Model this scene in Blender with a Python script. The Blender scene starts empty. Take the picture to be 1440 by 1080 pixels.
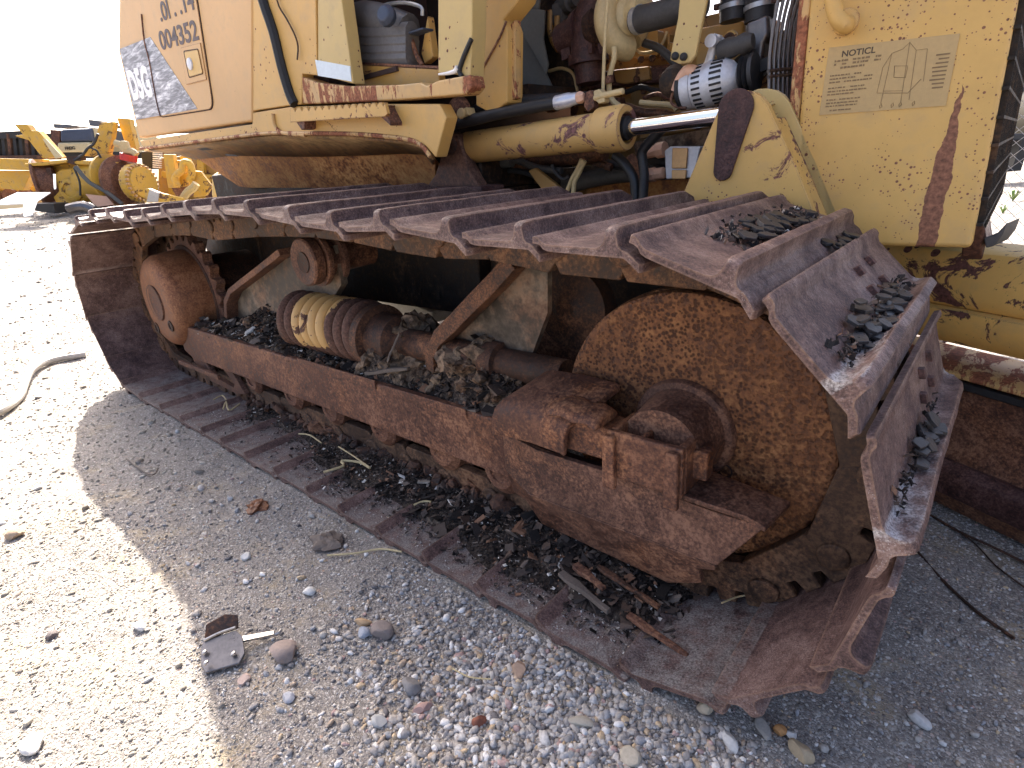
import bpy, bmesh, math, random
import numpy as np
from mathutils import Vector, Matrix, noise as mnoise
random.seed(7); RNG = np.random.default_rng(11)
SC = bpy.context.scene
COL = SC.collection
PI = math.pi

# ------------------------------------------------------------------ camera frame (solved from the photograph's vanishing points)
YAW, PITCH, ROLL, FPX = -0.735, 0.368, 0.080, 787.2
CAM = Vector((0.4742, -0.7573, 0.9869))
def _base():
    f = Vector((math.sin(YAW)*math.cos(PITCH), math.cos(YAW)*math.cos(PITCH), -math.sin(PITCH)))
    r = Vector((math.cos(YAW), -math.sin(YAW), 0)); d = f.cross(r)
    c, s = math.cos(ROLL), math.sin(ROLL)
    return c*r+s*d, -s*r+c*d, f
CR, CD, CF = _base()
def ray(px, py): return CR*((px-720)/FPX)+CD*((py-540)/FPX)+CF
def A(px, py, Y=None, X=None, Z=None):
    """real-world point seen at a photo pixel on a known plane"""
    v = ray(px, py)
    t = (Y-CAM.y)/v.y if Y is not None else (X-CAM.x)/v.x if X is not None else (Z-CAM.z)/v.z
    return CAM+v*t
FH = Vector((CF.x, CF.y, 0)).normalized()
EH = Vector((FH.y, -FH.x, 0))
def B(px, py, d, off=0.0):
    v = ray(px, py); t = d/v.dot(FH)
    return CAM+v*t+FH*off
def depth(p): return (Vector(p)-CAM).dot(CF)

# ------------------------------------------------------------------ materials
class NT:
    def __init__(s, name):
        s.m = bpy.data.materials.new(name); s.m.use_nodes = True
        s.t = s.m.node_tree; s.t.nodes.clear()
        s.geo = s.t.nodes.new('ShaderNodeNewGeometry'); s.pos = s.geo.outputs['Position']
    def lk(s, a, b): s.t.links.new(a, b)
    def val(s, sock, v):
        if hasattr(v, 'is_linked') or isinstance(v, bpy.types.NodeSocket): s.lk(v, sock)
        else: sock.default_value = v
    def mapv(s, scale=(1,1,1), loc=(0,0,0), rot=(0,0,0), vec=None):
        n = s.t.nodes.new('ShaderNodeMapping'); s.lk(vec or s.pos, n.inputs[0])
        n.inputs['Location'].default_value = loc; n.inputs['Rotation'].default_value = rot; n.inputs['Scale'].default_value = scale
        return n.outputs[0]
    def noise(s, scale, detail=4, rough=.6, vec=None, dist=0):
        n = s.t.nodes.new('ShaderNodeTexNoise'); s.lk(vec or s.pos, n.inputs['Vector'])
        n.inputs['Scale'].default_value = scale; n.inputs['Detail'].default_value = detail
        n.inputs['Roughness'].default_value = rough; n.inputs['Distortion'].default_value = dist
        return n.outputs['Fac']
    def vor(s, scale, feature='F1', vec=None, out='Distance', rand=1):
        n = s.t.nodes.new('ShaderNodeTexVoronoi'); n.feature = feature; s.lk(vec or s.pos, n.inputs['Vector'])
        n.inputs['Scale'].default_value = scale; n.inputs['Randomness'].default_value = rand
        return n.outputs[out]
    def ramp(s, fac, stops, interp='LINEAR'):
        n = s.t.nodes.new('ShaderNodeValToRGB'); s.lk(fac, n.inputs[0]); cr = n.color_ramp; cr.interpolation = interp
        while len(cr.elements) < len(stops): cr.elements.new(.5)
        for e, (p, c) in zip(cr.elements, stops):
            e.position = p; e.color = (c, c, c, 1) if isinstance(c, (int, float)) else (*c, 1)
        return n.outputs[0]
    def mix(s, fac, a, b, mode='MIX'):
        n = s.t.nodes.new('ShaderNodeMix'); n.data_type = 'RGBA'; n.blend_type = mode
        s.val(n.inputs[0], fac)
        for sock, v in ((n.inputs[6], a), (n.inputs[7], b)):
            s.val(sock, (*v, 1) if isinstance(v, tuple) and len(v) == 3 else v)
        return n.outputs[2]
    def math(s, op, a, b=0.0, clamp=False):
        n = s.t.nodes.new('ShaderNodeMath'); n.operation = op; n.use_clamp = clamp
        s.val(n.inputs[0], a); s.val(n.inputs[1], b); return n.outputs[0]
    def sep(s):
        n = s.t.nodes.new('ShaderNodeSeparateXYZ'); s.lk(s.pos, n.inputs[0]); return n.outputs
    def island(s): return s.geo.outputs['Random Per Island']
    def bump(s, h, strength=.5, dist=.004, normal=None):
        n = s.t.nodes.new('ShaderNodeBump'); s.lk(h, n.inputs['Height'])
        n.inputs['Strength'].default_value = strength; n.inputs['Distance'].default_value = dist
        if normal is not None: s.lk(normal, n.inputs['Normal'])
        return n.outputs[0]
    def edge(s, radius=.006, lo=.02, hi=.12):
        b = s.t.nodes.new('ShaderNodeBevel'); b.samples = 4; b.inputs[0].default_value = radius
        d = s.t.nodes.new('ShaderNodeVectorMath'); d.operation = 'DOT_PRODUCT'
        s.lk(b.outputs[0], d.inputs[0]); s.lk(s.geo.outputs['Normal'], d.inputs[1])
        e = s.math('SUBTRACT', 1.0, d.outputs['Value'])
        return s.ramp(e, [(lo, 0), (hi, 1)])
    def out(s, color, rough=.6, metal=0.0, normal=None, spec=.5):
        p = s.t.nodes.new('ShaderNodeBsdfPrincipled'); o = s.t.nodes.new('ShaderNodeOutputMaterial')
        s.val(p.inputs['Base Color'], (*color, 1) if isinstance(color, tuple) else color)
        s.val(p.inputs['Roughness'], rough); s.val(p.inputs['Metallic'], metal)
        p.inputs['Specular IOR Level'].default_value = spec
        if normal is not None: s.lk(normal, p.inputs['Normal'])
        s.lk(p.outputs[0], o.inputs[0]); return s.m

MT = {}
def rust(name, dark, mid, light, fine=140, big=7, bumps=.5, rough=(.5, .85), pit=0.0, spec=.35, metal=0.0, hue=.35):
    n = NT(name)
    a = n.noise(fine, 3, .7); b = n.noise(big, 5, .65, dist=.6); c = n.noise(fine*.28, 4, .65)
    f = n.math('ADD', n.math('MULTIPLY', a, .46), n.math('ADD', n.math('MULTIPLY', b, .30), n.math('MULTIPLY', c, .28)))
    col = n.ramp(f, [(.43, dark), (.515, mid), (.60, light)])
    st = n.noise(2.2, 4, .6); col = n.mix(n.ramp(st, [(.40, .5), (.60, 0)]), col, dark)
    ob = n.ramp(n.math('ADD', n.math('MULTIPLY', n.noise(4.5, 5, .7), .75), n.math('MULTIPLY', a, .25)), [(.50, 0), (.60, hue)])
    col = n.mix(ob, col, n.ramp(f, [(.43, (.12, .045, .02)), (.515, (.25, .10, .042)), (.60, (.40, .19, .09))]))
    h = n.math('ADD', n.math('MULTIPLY', a, .5), n.math('MULTIPLY', c, .8))
    if pit:
        w = n.mapv(vec=None); v = n.vor(110, 'F1'); pm = n.math('ADD', n.math('MULTIPLY', v, .55), n.math('MULTIPLY', n.noise(38, 5, .72), .75))
        pm = n.ramp(pm, [(.535, 1), (.67, 0)])
        zone = n.ramp(n.noise(5.0, 5, .7), [(.38, .40), (.54, 1)])
        k = n.math('MULTIPLY', n.math('MULTIPLY', pm, zone), pit)
        col = n.mix(k, col, (dark[0]*.46, dark[1]*.44, dark[2]*.5)); h = n.math('SUBTRACT', h, n.math('MULTIPLY', pm, .6))
    r = n.ramp(f, [(.43, rough[0]), (.58, rough[1])])
    MT[name] = n.out(col, r, metal, n.bump(h, bumps, .003), spec)
    return MT[name]

# shoes: purple-brown worn steel
def shoe_mat(key='shoe', wornzone=False):
    n = NT(key+' steel')
    a = n.noise(230, 3, .7); b = n.noise(6, 4, .65, dist=.5); c = n.noise(45, 4, .7); sp = n.noise(420, 2, .5)
    f = n.math('ADD', n.math('MULTIPLY', a, .40), n.math('ADD', n.math('MULTIPLY', b, .35), n.math('MULTIPLY', c, .28)))
    col = n.ramp(f, [(.41, (.040, .021, .020)), (.495, (.112, .063, .054)), (.555, (.180, .108, .090)), (.64, (.29, .20, .17))])
    e = n.math('MULTIPLY', n.edge(.007), n.ramp(c, [(.3, .25), (.6, .8)]))
    col = n.mix(e, col, (.29, .175, .115))
    fl = n.math('MULTIPLY', n.ramp(sp, [(.62, 0), (.68, 1)]), n.ramp(b, [(.42, 0), (.62, .7)]))
    col = n.mix(fl, col, (.48, .42, .40))
    worn = n.ramp(n.math('ADD', b, n.math('MULTIPLY', c, .2)), [(.52, 0), (.70, 1)])
    r = n.ramp(worn, [(0, .62), (1, .36)])
    # pale dust and grit lying on upward faces close to the ground
    s = n.sep(); up = n.t.nodes.new('ShaderNodeSeparateXYZ'); n.lk(n.geo.outputs['Normal'], up.inputs[0])
    low = n.math('MULTIPLY', n.math('LESS_THAN', s[2], .16), n.ramp(up.outputs[2], [(.93, 0), (.985, 1)]))
    dz = n.ramp(n.math('ADD', n.math('MULTIPLY', n.noise(26, 5, .7), .7), n.math('MULTIPLY', sp, .3)), [(.40, 0), (.56, .9)])
    col = n.mix(n.math('MULTIPLY', low, dz), col, n.ramp(a, [(.35, (.12, .10, .09)), (.65, (.36, .33, .30))]))
    metal = 0.0
    if wornzone:
        tc = n.t.nodes.new('ShaderNodeTexCoord'); so = n.t.nodes.new('ShaderNodeSeparateXYZ'); n.lk(tc.outputs['Object'], so.inputs[0])
        g = n.noise(38, 5, .75, vec=n.mapv((1, .5, 1)))
        band_ = n.ramp(so.outputs[0], [(.092, 0), (.113, 1), (.126, .8), (.134, 0)])
        along = n.ramp(so.outputs[1], [(.0, .9), (.30, .75), (.60, .25), (.7, .9)])
        wz = n.ramp(n.math('ADD', n.math('MULTIPLY', n.math('MULTIPLY', band_, along), .55), n.math('MULTIPLY', g, .6)), [(.66, 0), (.82, .9)])
        col = n.mix(wz, col, n.ramp(a, [(.38, (.20, .18, .18)), (.58, (.62, .60, .60))])); metal = n.math('MULTIPLY', wz, .45); r = n.mix(wz, r, (.3, .3, .3))
    MT[key] = n.out(col, r, metal, n.bump(n.math('ADD', a, n.math('MULTIPLY', c, 1.2)), .7, .0028), .42)
shoe_mat(); shoe_mat('shoeworn', True)
def worn_mat():
    n = NT('polished worn steel')
    w = n.noise(260, 3, .6, vec=n.mapv((1, .25, 1))); g = n.noise(30, 3, .6)
    col = n.ramp(n.math('ADD', n.math('MULTIPLY', w, .6), n.math('MULTIPLY', g, .45)), [(.42, (.10, .075, .075)), (.55, (.42, .41, .44)), (.66, (.75, .75, .78))])
    MT['worn'] = n.out(col, .32, .55, n.bump(w, .5, .002), .5)
worn_mat()
rust('rustbrown', (.045, .021, .015), (.140, .066, .043), (.27, .145, .095), 130, 6, .8)
rust('rustframe', (.055, .024, .017), (.160, .070, .042), (.31, .158, .095), 130, 5, .9)
rust('rustmix', (.050, .022, .016), (.155, .066, .038), (.31, .15, .085), 110, 7, 1.0, hue=.85)
rust('rustorange', (.11, .042, .02), (.26, .105, .045), (.37, .18, .09), 120, 5, .45, rough=(.45, .75))
rust('idler', (.085, .033, .016), (.225, .093, .036), (.39, .19, .082), 90, 5, .9, pit=.85, hue=0)
rust('link', (.028, .015, .010), (.090, .048, .028), (.18, .108, .064), 110, 9, .9, hue=.3)
rust('darkiron', (.026, .011, .010), (.080, .034, .030), (.15, .078, .066), 160, 12, 1.0, rough=(.4, .7), hue=.12)
rust('rustdark', (.02, .011, .008), (.07, .034, .022), (.14, .066, .04), 130, 8, .7)
rust('orangebody', (.14, .05, .02), (.42, .19, .06), (.58, .33, .12), 60, 4, .5)
rust('grime', (.045, .033, .024), (.125, .098, .072), (.23, .19, .145), 28, 4, .8, hue=.35)
rust('underside', (.10, .06, .025), (.30, .185, .075), (.46, .30, .13), 30, 3, .5, hue=.5)
rust('dirt', (.028, .019, .013), (.110, .072, .046), (.30, .22, .15), 45, 7, 1.0, hue=.25)
rust('oily', (.008, .006, .005), (.026, .017, .012), (.075, .048, .030), 60, 6, .8, hue=.1)

def paint(name, base, var=.12, spots=.5, scale=55, patches=.35, edge=.7, rough=.5, rustc=(.13, .05, .035), extra=None, dirt=.4, stretch=None):
    n = NT(name)
    big = n.noise(2.3, 4, .6); med = n.noise(14, 5, .65); fin = n.noise(110, 3, .6)
    lo = tuple(c*(1-var) for c in base); hi = tuple(min(1, c*(1+var)) for c in base)
    col = n.ramp(n.math('ADD', n.math('MULTIPLY', big, .6), n.math('MULTIPLY', med, .4)), [(.35, lo), (.65, hi)])
    col = n.mix(n.math('MULTIPLY', n.ramp(med, [(.5, 0), (.75, 1)]), dirt), col, (.30, .22, .13))
    # small round rust specks, denser where the large noise is high
    v = n.vor(scale, 'F1'); vc = n.vor(scale, 'F1', out='Color')
    sz = n.t.nodes.new('ShaderNodeSeparateColor'); n.lk(vc, sz.inputs[0])
    th = n.math('MULTIPLY', n.math('MULTIPLY', sz.outputs[0], n.ramp(n.noise(3.7, 3, .6), [(.40, .12), (.58, 1)])), .42*spots)
    sp = n.math('LESS_THAN', n.math('ADD', v, n.math('MULTIPLY', fin, .12)), th)
    pm = n.math('ADD', n.math('MULTIPLY', n.noise(8, 6, .72, dist=1.2 if not stretch else .3, vec=n.mapv(stretch) if stretch else None), .7), n.math('MULTIPLY', n.noise(1.6, 2), .3))
    pt = n.ramp(pm, [(.66-patches*.22, 0), (.68-patches*.22, 1)])
    msk = n.math('MAXIMUM', sp, pt)
    if edge:
        e = n.math('GREATER_THAN', n.math('ADD', n.edge(.008, .02, .25), n.math('MULTIPLY', n.noise(24, 5, .7), .9)), 1.30-edge*.45)
        msk = n.math('MAXIMUM', msk, e)
    rc = n.ramp(fin, [(.3, tuple(c*.55 for c in rustc)), (.7, tuple(min(1, c*1.7) for c in rustc))])
    if extra: msk = n.math('MAXIMUM', msk, extra(n))
    col = n.mix(msk, col, rc)
    # thin orange halo around bare spots
    MT[name] = n.out(col, n.ramp(msk, [(0, rough), (1, .8)]), 0, n.bump(n.math('SUBTRACT', n.math('MULTIPLY', fin, .25), n.math('MULTIPLY', msk, .5)), .35, .002), .45)
    return MT[name]
Y0 = (.62, .370, .108)
paint('yellow', Y0, spots=.8, patches=.26, edge=.8)
paint('yellowclean', (.66, .42, .125), spots=.5, patches=-.2, edge=.3)
paint('tan', (.61, .365, .145), spots=.35, patches=-.3, edge=.3, var=.09, dirt=.3)
paint('yellowpale', (.54, .39, .15), spots=.8, patches=.02, edge=.4, var=.1)
paint('yelloworn', (.60, .365, .12), spots=.8, patches=.56, edge=.9, scale=40, rustc=(.17, .075, .065))
paint('yellowbeam', (.82, .49, .14), spots=1.0, patches=.40, edge=.9, scale=30, rustc=(.12, .05, .04))
paint('yellowdirty', (.42, .24, .06), spots=.6, patches=.35, edge=.5, dirt=.7)
def springmask(n):
    s = n.sep(); d = n.math('ABSOLUTE', n.math('SUBTRACT', s[0], -1.475)); w = n.math('SUBTRACT', .20, n.math('MULTIPLY', n.noise(16, 4, .7), .16))
    low = n.math('LESS_THAN', n.math('ADD', s[2], n.math('MULTIPLY', n.noise(22, 4, .7), .10)), .455)
    return n.math('MAXIMUM', n.math('GREATER_THAN', d, w), low)
paint('springyellow', (.60, .37, .14), spots=.9, patches=.50, edge=.9, scale=40, rustc=(.10, .05, .035), extra=springmask)
paint('yellowfar', (.60, .345, .04), spots=.6, patches=.42, edge=0, scale=9, dirt=.7, rustc=(.12, .06, .03))
paint('bracket', (.62, .380, .112), spots=1.8, patches=.52, edge=1.0, scale=110, rustc=(.15, .062, .045))
paint('sill', (.60, .37, .14), spots=1.2, patches=.72, edge=.9, rustc=(.24, .085, .04), stretch=(3.2, 1, .7), dirt=.6)
paint('engine', (.30, .165, .045), spots=.5, patches=.45, edge=.5, rustc=(.06, .03, .02), dirt=.6)
paint('cream', (.62, .52, .30), spots=.2, patches=-.2, edge=0)
def guardmask(n):
    # the long scraped rust streak down the side of the guard, a thing of the paint itself
    s = n.sep(); x, z = s[0], s[2]
    xc = n.math('ADD', n.math('MULTIPLY', n.math('SUBTRACT', z, .755), .03), .338)
    wob = n.math('MULTIPLY', n.math('SUBTRACT', n.noise(14, 4, .6), .5), .03)
    d = n.math('ABSOLUTE', n.math('SUBTRACT', n.math('ADD', x, wob), xc))
    wid = n.math('MULTIPLY', n.math('SUBTRACT', 1.075, z), .12)
    wid = n.math('MINIMUM', wid, .0175)
    return n.math('LESS_THAN', d, wid)
paint('guard', (.62, .380, .112), spots=1.25, patches=-.02, edge=.6, scale=140, extra=guardmask, rustc=(.20, .088, .05))

def simple(name, col, rough=.5, metal=0.0, fine=90, amt=.25, bumps=.2, spec=.5):
    n = NT(name); a = n.noise(fine, 4, .65); b = n.noise(8, 4, .6)
    f = n.math('ADD', n.math('MULTIPLY', a, .5), n.math('MULTIPLY', b, .5))
    c = n.ramp(f, [(.32, tuple(x*(1-amt) for x in col)), (.68, tuple(min(1, x*(1+amt)) for x in col))])
    MT[name] = n.out(c, n.ramp(f, [(.3, max(0, rough-.12)), (.7, min(1, rough+.12))]), metal, n.bump(a, bumps, .002), spec)
    return MT[name]
simple('rubber', (.020, .020, .022), .5, amt=.5)
simple('rubberdusty', (.050, .047, .045), .65, amt=.5)
simple('black', (.012, .012, .013), .6)
simple('greypanel', (.105, .105, .095), .7, amt=.2)
simple('bluegrey', (.05, .065, .10), .55)
simple('seatblack', (.13, .125, .125), .42, amt=.3)
simple('chrome', (.86, .86, .88), .10, 1.0, amt=.03, bumps=.02)
simple('alu', (.60, .60, .62), .5, .35, amt=.2, bumps=.4)
simple('steel', (.42, .40, .38), .35, .9, amt=.2)
simple('silverfit', (.60, .62, .68), .35, .5, amt=.12)
simple('redpaint', (.55, .03, .02), .4)
simple('whitesheet', (.78, .77, .74), .45, amt=.08)
simple('sticker', (.62, .70, .74), .45, amt=.10)
simple('decaltan', (.47, .32, .135), .55, amt=.08)
simple('decalink', (.21, .135, .06), .6, amt=.2)
simple('decalinkdark', (.075, .05, .028), .6, amt=.3)
simple('stencil', (.10, .075, .075), .6, amt=.4)
simple('gapdark', (.035, .018, .014), .8, amt=.5)
simple('brass', (.55, .34, .16), .4, .6)
simple('copperpink', (.72, .43, .29), .5, amt=.12)
simple('tubecream', (.55, .42, .21), .5, amt=.2)
simple('hosegrey', (.42, .39, .34), .6, amt=.2)
simple('straw', (.55, .44, .24), .7, amt=.3)
simple('woodgrey', (.12, .095, .078), .8, amt=.5, fine=200, bumps=.6)
simple('slate', (.026, .023, .023), .5, amt=.6, bumps=.6)
simple('concrete', (.42, .41, .38), .85, amt=.2, bumps=.5)
simple('galv', (.45, .46, .47), .4, .7, amt=.15)
simple('gunmetal', (.16, .15, .15), .35, .8, amt=.3)
def foil():
    n = NT('scuffed silver decal'); v = n.mapv((1.6, 1, 9), rot=(0, .35, 0)); a = n.noise(4, 4, .65, vec=v, dist=1.0)
    v2 = n.mapv((2, 1, 14), rot=(0, -.45, 0)); b = n.noise(5, 4, .65, vec=v2, dist=.6)
    f = n.math('ADD', n.math('MULTIPLY', a, .6), n.math('MULTIPLY', b, .4))
    col = n.ramp(f, [(.42, (.12, .12, .135)), (.50, (.27, .27, .30)), (.56, (.52, .52, .55)), (.64, (.84, .84, .84))])
    MT['foil'] = n.out(col, .45, .1, None, .5)
foil()
simple('foiltext', (.86, .86, .86), .5, amt=.04)

def gravel_mat():
    n = NT('gravel ground')
    v1 = n.vor(120, 'F1'); c1 = n.vor(120, out='Color'); v2 = n.vor(52, 'F1'); c2 = n.vor(52, out='Color')
    v3 = n.vor(320, 'F1'); c3 = n.vor(320, out='Color')
    big = n.noise(1.7, 5, .6); med = n.noise(11, 5, .65)
    def grey(c, stops):
        s = n.t.nodes.new('ShaderNodeSeparateColor'); n.lk(c, s.inputs[0]); return n.ramp(s.outputs[0], stops), s
    p1, s1 = grey(c1, [(0, (.16, .14, .13)), (.4, (.30, .27, .235)), (.75, (.40, .36, .31)), (.93, (.60, .57, .53)), (1, (.42, .27, .19))])
    p2, s2 = grey(c2, [(0, (.18, .16, .15)), (.5, (.33, .30, .26)), (.85, (.46, .42, .37)), (1, (.62, .58, .53))])
    p3, s3 = grey(c3, [(0, (.10, .09, .085)), (.55, (.25, .225, .20)), (.85, (.38, .35, .32)), (1, (.62, .59, .55))])
    sand = n.ramp(n.math('ADD', n.math('MULTIPLY', big, .5), n.math('MULTIPLY', med, .5)), [(.38, (.18, .162, .147)), (.52, (.275, .248, .218)), (.64, (.38, .335, .275))])
    col = n.mix(.62, sand, p3)
    yel = n.ramp(n.math('ADD', n.math('MULTIPLY', n.noise(2.6, 5, .65), .7), n.math('MULTIPLY', med, .3)), [(.52, 0), (.62, .5)])
    col = n.mix(yel, col, (.44, .345, .20))
    is1 = n.math('MULTIPLY', n.math('LESS_THAN', v1, .46), n.math('GREATER_THAN', s1.outputs[1], .42))
    is2 = n.math('MULTIPLY', n.math('LESS_THAN', v2, .38), n.math('GREATER_THAN', s2.outputs[1], .78))
    col = n.mix(is1, col, p1); col = n.mix(is2, col, p2)
    h1 = n.math('MULTIPLY', is1, n.math('SUBTRACT', .5, v1)); h2 = n.math('MULTIPLY', is2, n.math('SUBTRACT', .45, v2))
    h = n.math('ADD', n.math('ADD', n.math('MULTIPLY', h1, .9), n.math('MULTIPLY', h2, 2.2)), n.math('ADD', n.math('MULTIPLY', v3, -.30), n.math('MULTIPLY', n.noise(60, 4, .7), .5)))
    MT['gravel'] = n.out(col, .9, 0, n.bump(h, .9, .0065), .25)
gravel_mat()
def sunpale_mat():  # paler pebble copy for sunlit ground, the light put into the colour
    n = NT('dusty pebbles'); i = n.island(); a = n.noise(160, 4, .6)
    col = n.ramp(i, [(0, (.25, .22, .185)), (.3, (.33, .295, .24)), (.6, (.40, .355, .29)), (.8, (.48, .44, .38)), (.93, (.24, .20, .17)), (.97, (.60, .57, .52))], 'CONSTANT')
    col = n.mix(.4, col, n.ramp(a, [(.3, .3), (.7, .75)]), 'OVERLAY')
    MT['dusty'] = n.out(col, .9, 0, n.bump(a, .3, .002), .2)
sunpale_mat()
def pebble_mat():
    n = NT('pebbles'); i = n.island(); a = n.noise(160, 4, .6)
    col = n.ramp(i, [(0, (.17, .155, .15)), (.10, (.27, .25, .235)), (.28, (.35, .32, .29)), (.46, (.42, .385, .345)), (.62, (.51, .48, .45)), (.75, (.32, .315, .32)),
                     (.82, (.43, .33, .24)), (.865, (.52, .39, .25)), (.90, (.42, .29, .26)), (.93, (.64, .62, .59)), (.975, (.76, .73, .69))], 'CONSTANT')
    col = n.mix(.5, col, n.ramp(a, [(.3, .25), (.7, .8)]), 'OVERLAY')
    MT['pebble'] = n.out(col, .8, 0, n.bump(a, .3, .002), .3)
pebble_mat()
def litter_mat():
    n = NT('bark litter'); i = n.island(); a = n.noise(240, 4, .7, vec=n.mapv((1, .35, 1)))
    col = n.ramp(i, [(0, (.014, .011, .010)), (.28, (.034, .026, .023)), (.52, (.062, .046, .038)), (.68, (.105, .072, .055)), (.80, (.15, .12, .10)), (.88, (.19, .10, .06)), (.94, (.30, .26, .22)), (.965, (.58, .55, .50))], 'CONSTANT')
    col = n.mix(.5, col, n.ramp(a, [(.3, .3), (.7, .75)]), 'OVERLAY')
    MT['litter'] = n.out(col, .75, 0, n.bump(a, .6, .002), .3)
    n = NT('mulch bed'); a = n.noise(60, 5, .75); b = n.noise(10, 4); v = n.vor(90)
    col = n.ramp(n.math('ADD', n.math('MULTIPLY', a, .6), n.math('MULTIPLY', b, .4)), [(.40, (.016, .012, .010)), (.50, (.050, .037, .030)), (.58, (.13, .10, .078)), (.68, (.27, .22, .17))])
    MT['mulch'] = n.out(col, .9, 0, n.bump(n.math('ADD', a, v), 1.0, .008), .2)
litter_mat()

# ------------------------------------------------------------------ mesh helpers
class MB:
    def __init__(s): s.v = []; s.f = []; s.mi = []
    def add(s, v, f, mi=0):
        o = len(s.v); s.v += [tuple(p) for p in v]; s.f += [tuple(i+o for i in q) for q in f]; s.mi += [mi]*len(f); return s
    def prism(s, pts, vec, mi=0):
        n = len(pts); vec = Vector(vec); a = [Vector(p) for p in pts]; b = [p+vec for p in a]
        return s.add(a+b, [tuple(range(n)), tuple(range(2*n-1, n-1, -1))]+[(i, (i+1) % n, n+(i+1) % n, n+i) for i in range(n)], mi)
    def loft(s, loops, mi=0, closed=True, caps=True):
        n = len(loops[0]); v = [p for l in loops for p in l]; f = []
        for k in range(len(loops)-1):
            for i in range(n if closed else n-1):
                j = (i+1) % n; f.append((k*n+i, k*n+j, (k+1)*n+j, (k+1)*n+i))
        if caps and closed: f += [tuple(range(n)), tuple(range(len(v)-1, len(v)-n-1, -1))]
        return s.add(v, f, mi)
    def box(s, lo, hi, mi=0):
        x0, y0, z0 = lo; x1, y1, z1 = hi
        return s.prism([(x0, y0, z0), (x1, y0, z0), (x1, y0, z1), (x0, y0, z1)], (0, y1-y0, 0), mi)
    def obox(s, c, ax, ay, az, mi=0):
        c, ax, ay, az = map(Vector, (c, ax, ay, az))
        return s.prism([c-ax-ay-az, c+ax-ay-az, c+ax-ay+az, c-ax-ay+az], ay*2, mi)
    def lathe(s, o, axis, prof, n=32, mi=0, cap=True):
        """prof: list of (distance along axis, radius)"""
        o = Vector(o); ax = Vector(axis).normalized()
        u = ax.orthogonal().normalized(); w = ax.cross(u)
        loops = [[o+ax*h+(u*math.cos(2*PI*i/n)+w*math.sin(2*PI*i/n))*r for i in range(n)] for h, r in prof]
        return s.loft(loops, mi, True, cap)
    def cyl(s, a, b, r, n=24, mi=0, r2=None):
        a, b = Vector(a), Vector(b); L = (b-a).length
        return s.lathe(a, b-a, [(0, r), (L, r if r2 is None else r2)], n, mi)
    def tube(s, pts, r, n=10, mi=0, smooth=3, rfun=None):
        pts = [Vector(p) for p in pts]
        if smooth and len(pts) > 2:
            q = []
            P = [pts[0]*2-pts[1]]+pts+[pts[-1]*2-pts[-2]]
            for i in range(1, len(P)-2):
                for k in range(smooth):
                    t = k/smooth; a, b, c, d = P[i-1], P[i], P[i+1], P[i+2]
                    q.append(.5*((2*b)+(c-a)*t+(2*a-5*b+4*c-d)*t*t+(3*b-a-3*c+d)*t**3))
            q.append(pts[-1]); pts = q
        loops = []; u = None
        for i, p in enumerate(pts):
            t = (pts[min(i+1, len(pts)-1)]-pts[max(i-1, 0)]).normalized()
            u = t.orthogonal().normalized() if u is None else (u-t*u.dot(t)).normalized()
            w = t.cross(u); rr = r if rfun is None else r*rfun(i/(len(pts)-1))
            loops.append([p+(u*math.cos(2*PI*k/n)+w*math.sin(2*PI*k/n))*rr for k in range(n)])
        return s.loft(loops, mi)
    def mesh(s, name, mats, ang=35):
        me = bpy.data.meshes.new(name); me.from_pydata(s.v, [], s.f)
        for m in (mats if isinstance(mats, (list, tuple)) else [mats]): me.materials.append(MT[m] if isinstance(m, str) else m)
        me.polygons.foreach_set('material_index', s.mi)
        bm = bmesh.new(); bm.from_mesh(me); bmesh.ops.recalc_face_normals(bm, faces=bm.faces[:]); bm.to_mesh(me); bm.free()
        me.polygons.foreach_set('use_smooth', [True]*len(me.polygons))
        me.set_sharp_from_angle(angle=math.radians(ang)); me.update()
        return me
    def build(s, name, mats, parent=None, bevel=0, seg=2, ang=35):
        return link(name, s.mesh(name, mats, ang), parent, bevel, seg)
def link(name, me, parent=None, bevel=0, seg=2):
    o = bpy.data.objects.new(name, me); COL.objects.link(o)
    if parent is not None:
        o.parent = parent
        if parent.parent is None: o.location = -parent.location
    if bevel:
        m = o.modifiers.new('bevel', 'BEVEL'); m.width = bevel; m.segments = seg; m.limit_method = 'ANGLE'; m.angle_limit = math.radians(40)
        m.harden_normals = True
    return o
def tag(o, label=None, cat=None, group=None, kind=None):
    if label: o['label'] = label
    if cat: o['category'] = cat
    if group: o['group'] = group
    if kind: o['kind'] = kind
    return o
def empty(name, loc, label, cat, group=None):
    o = bpy.data.objects.new(name, None); COL.objects.link(o); o.location = loc; o.empty_display_size = .1
    return tag(o, label, cat, group)
def rawmesh(name, V, Fq, mat, smooth=False):
    """fast mesh from numpy arrays; Fq is an (n,k) array of equal-sized faces"""
    me = bpy.data.meshes.new(name); nf, k = Fq.shape
    me.vertices.add(len(V)); me.vertices.foreach_set('co', np.ascontiguousarray(V, dtype=np.float32).ravel())
    me.loops.add(nf*k); me.loops.foreach_set('vertex_index', np.ascontiguousarray(Fq, dtype=np.int32).ravel())
    me.polygons.add(nf); me.polygons.foreach_set('loop_start', np.arange(0, nf*k, k, dtype=np.int32))
    me.materials.append(MT[mat]); me.update(calc_edges=True)
    me.polygons.foreach_set('use_smooth', [smooth]*nf); me.validate(); me.update()
    return me
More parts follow.
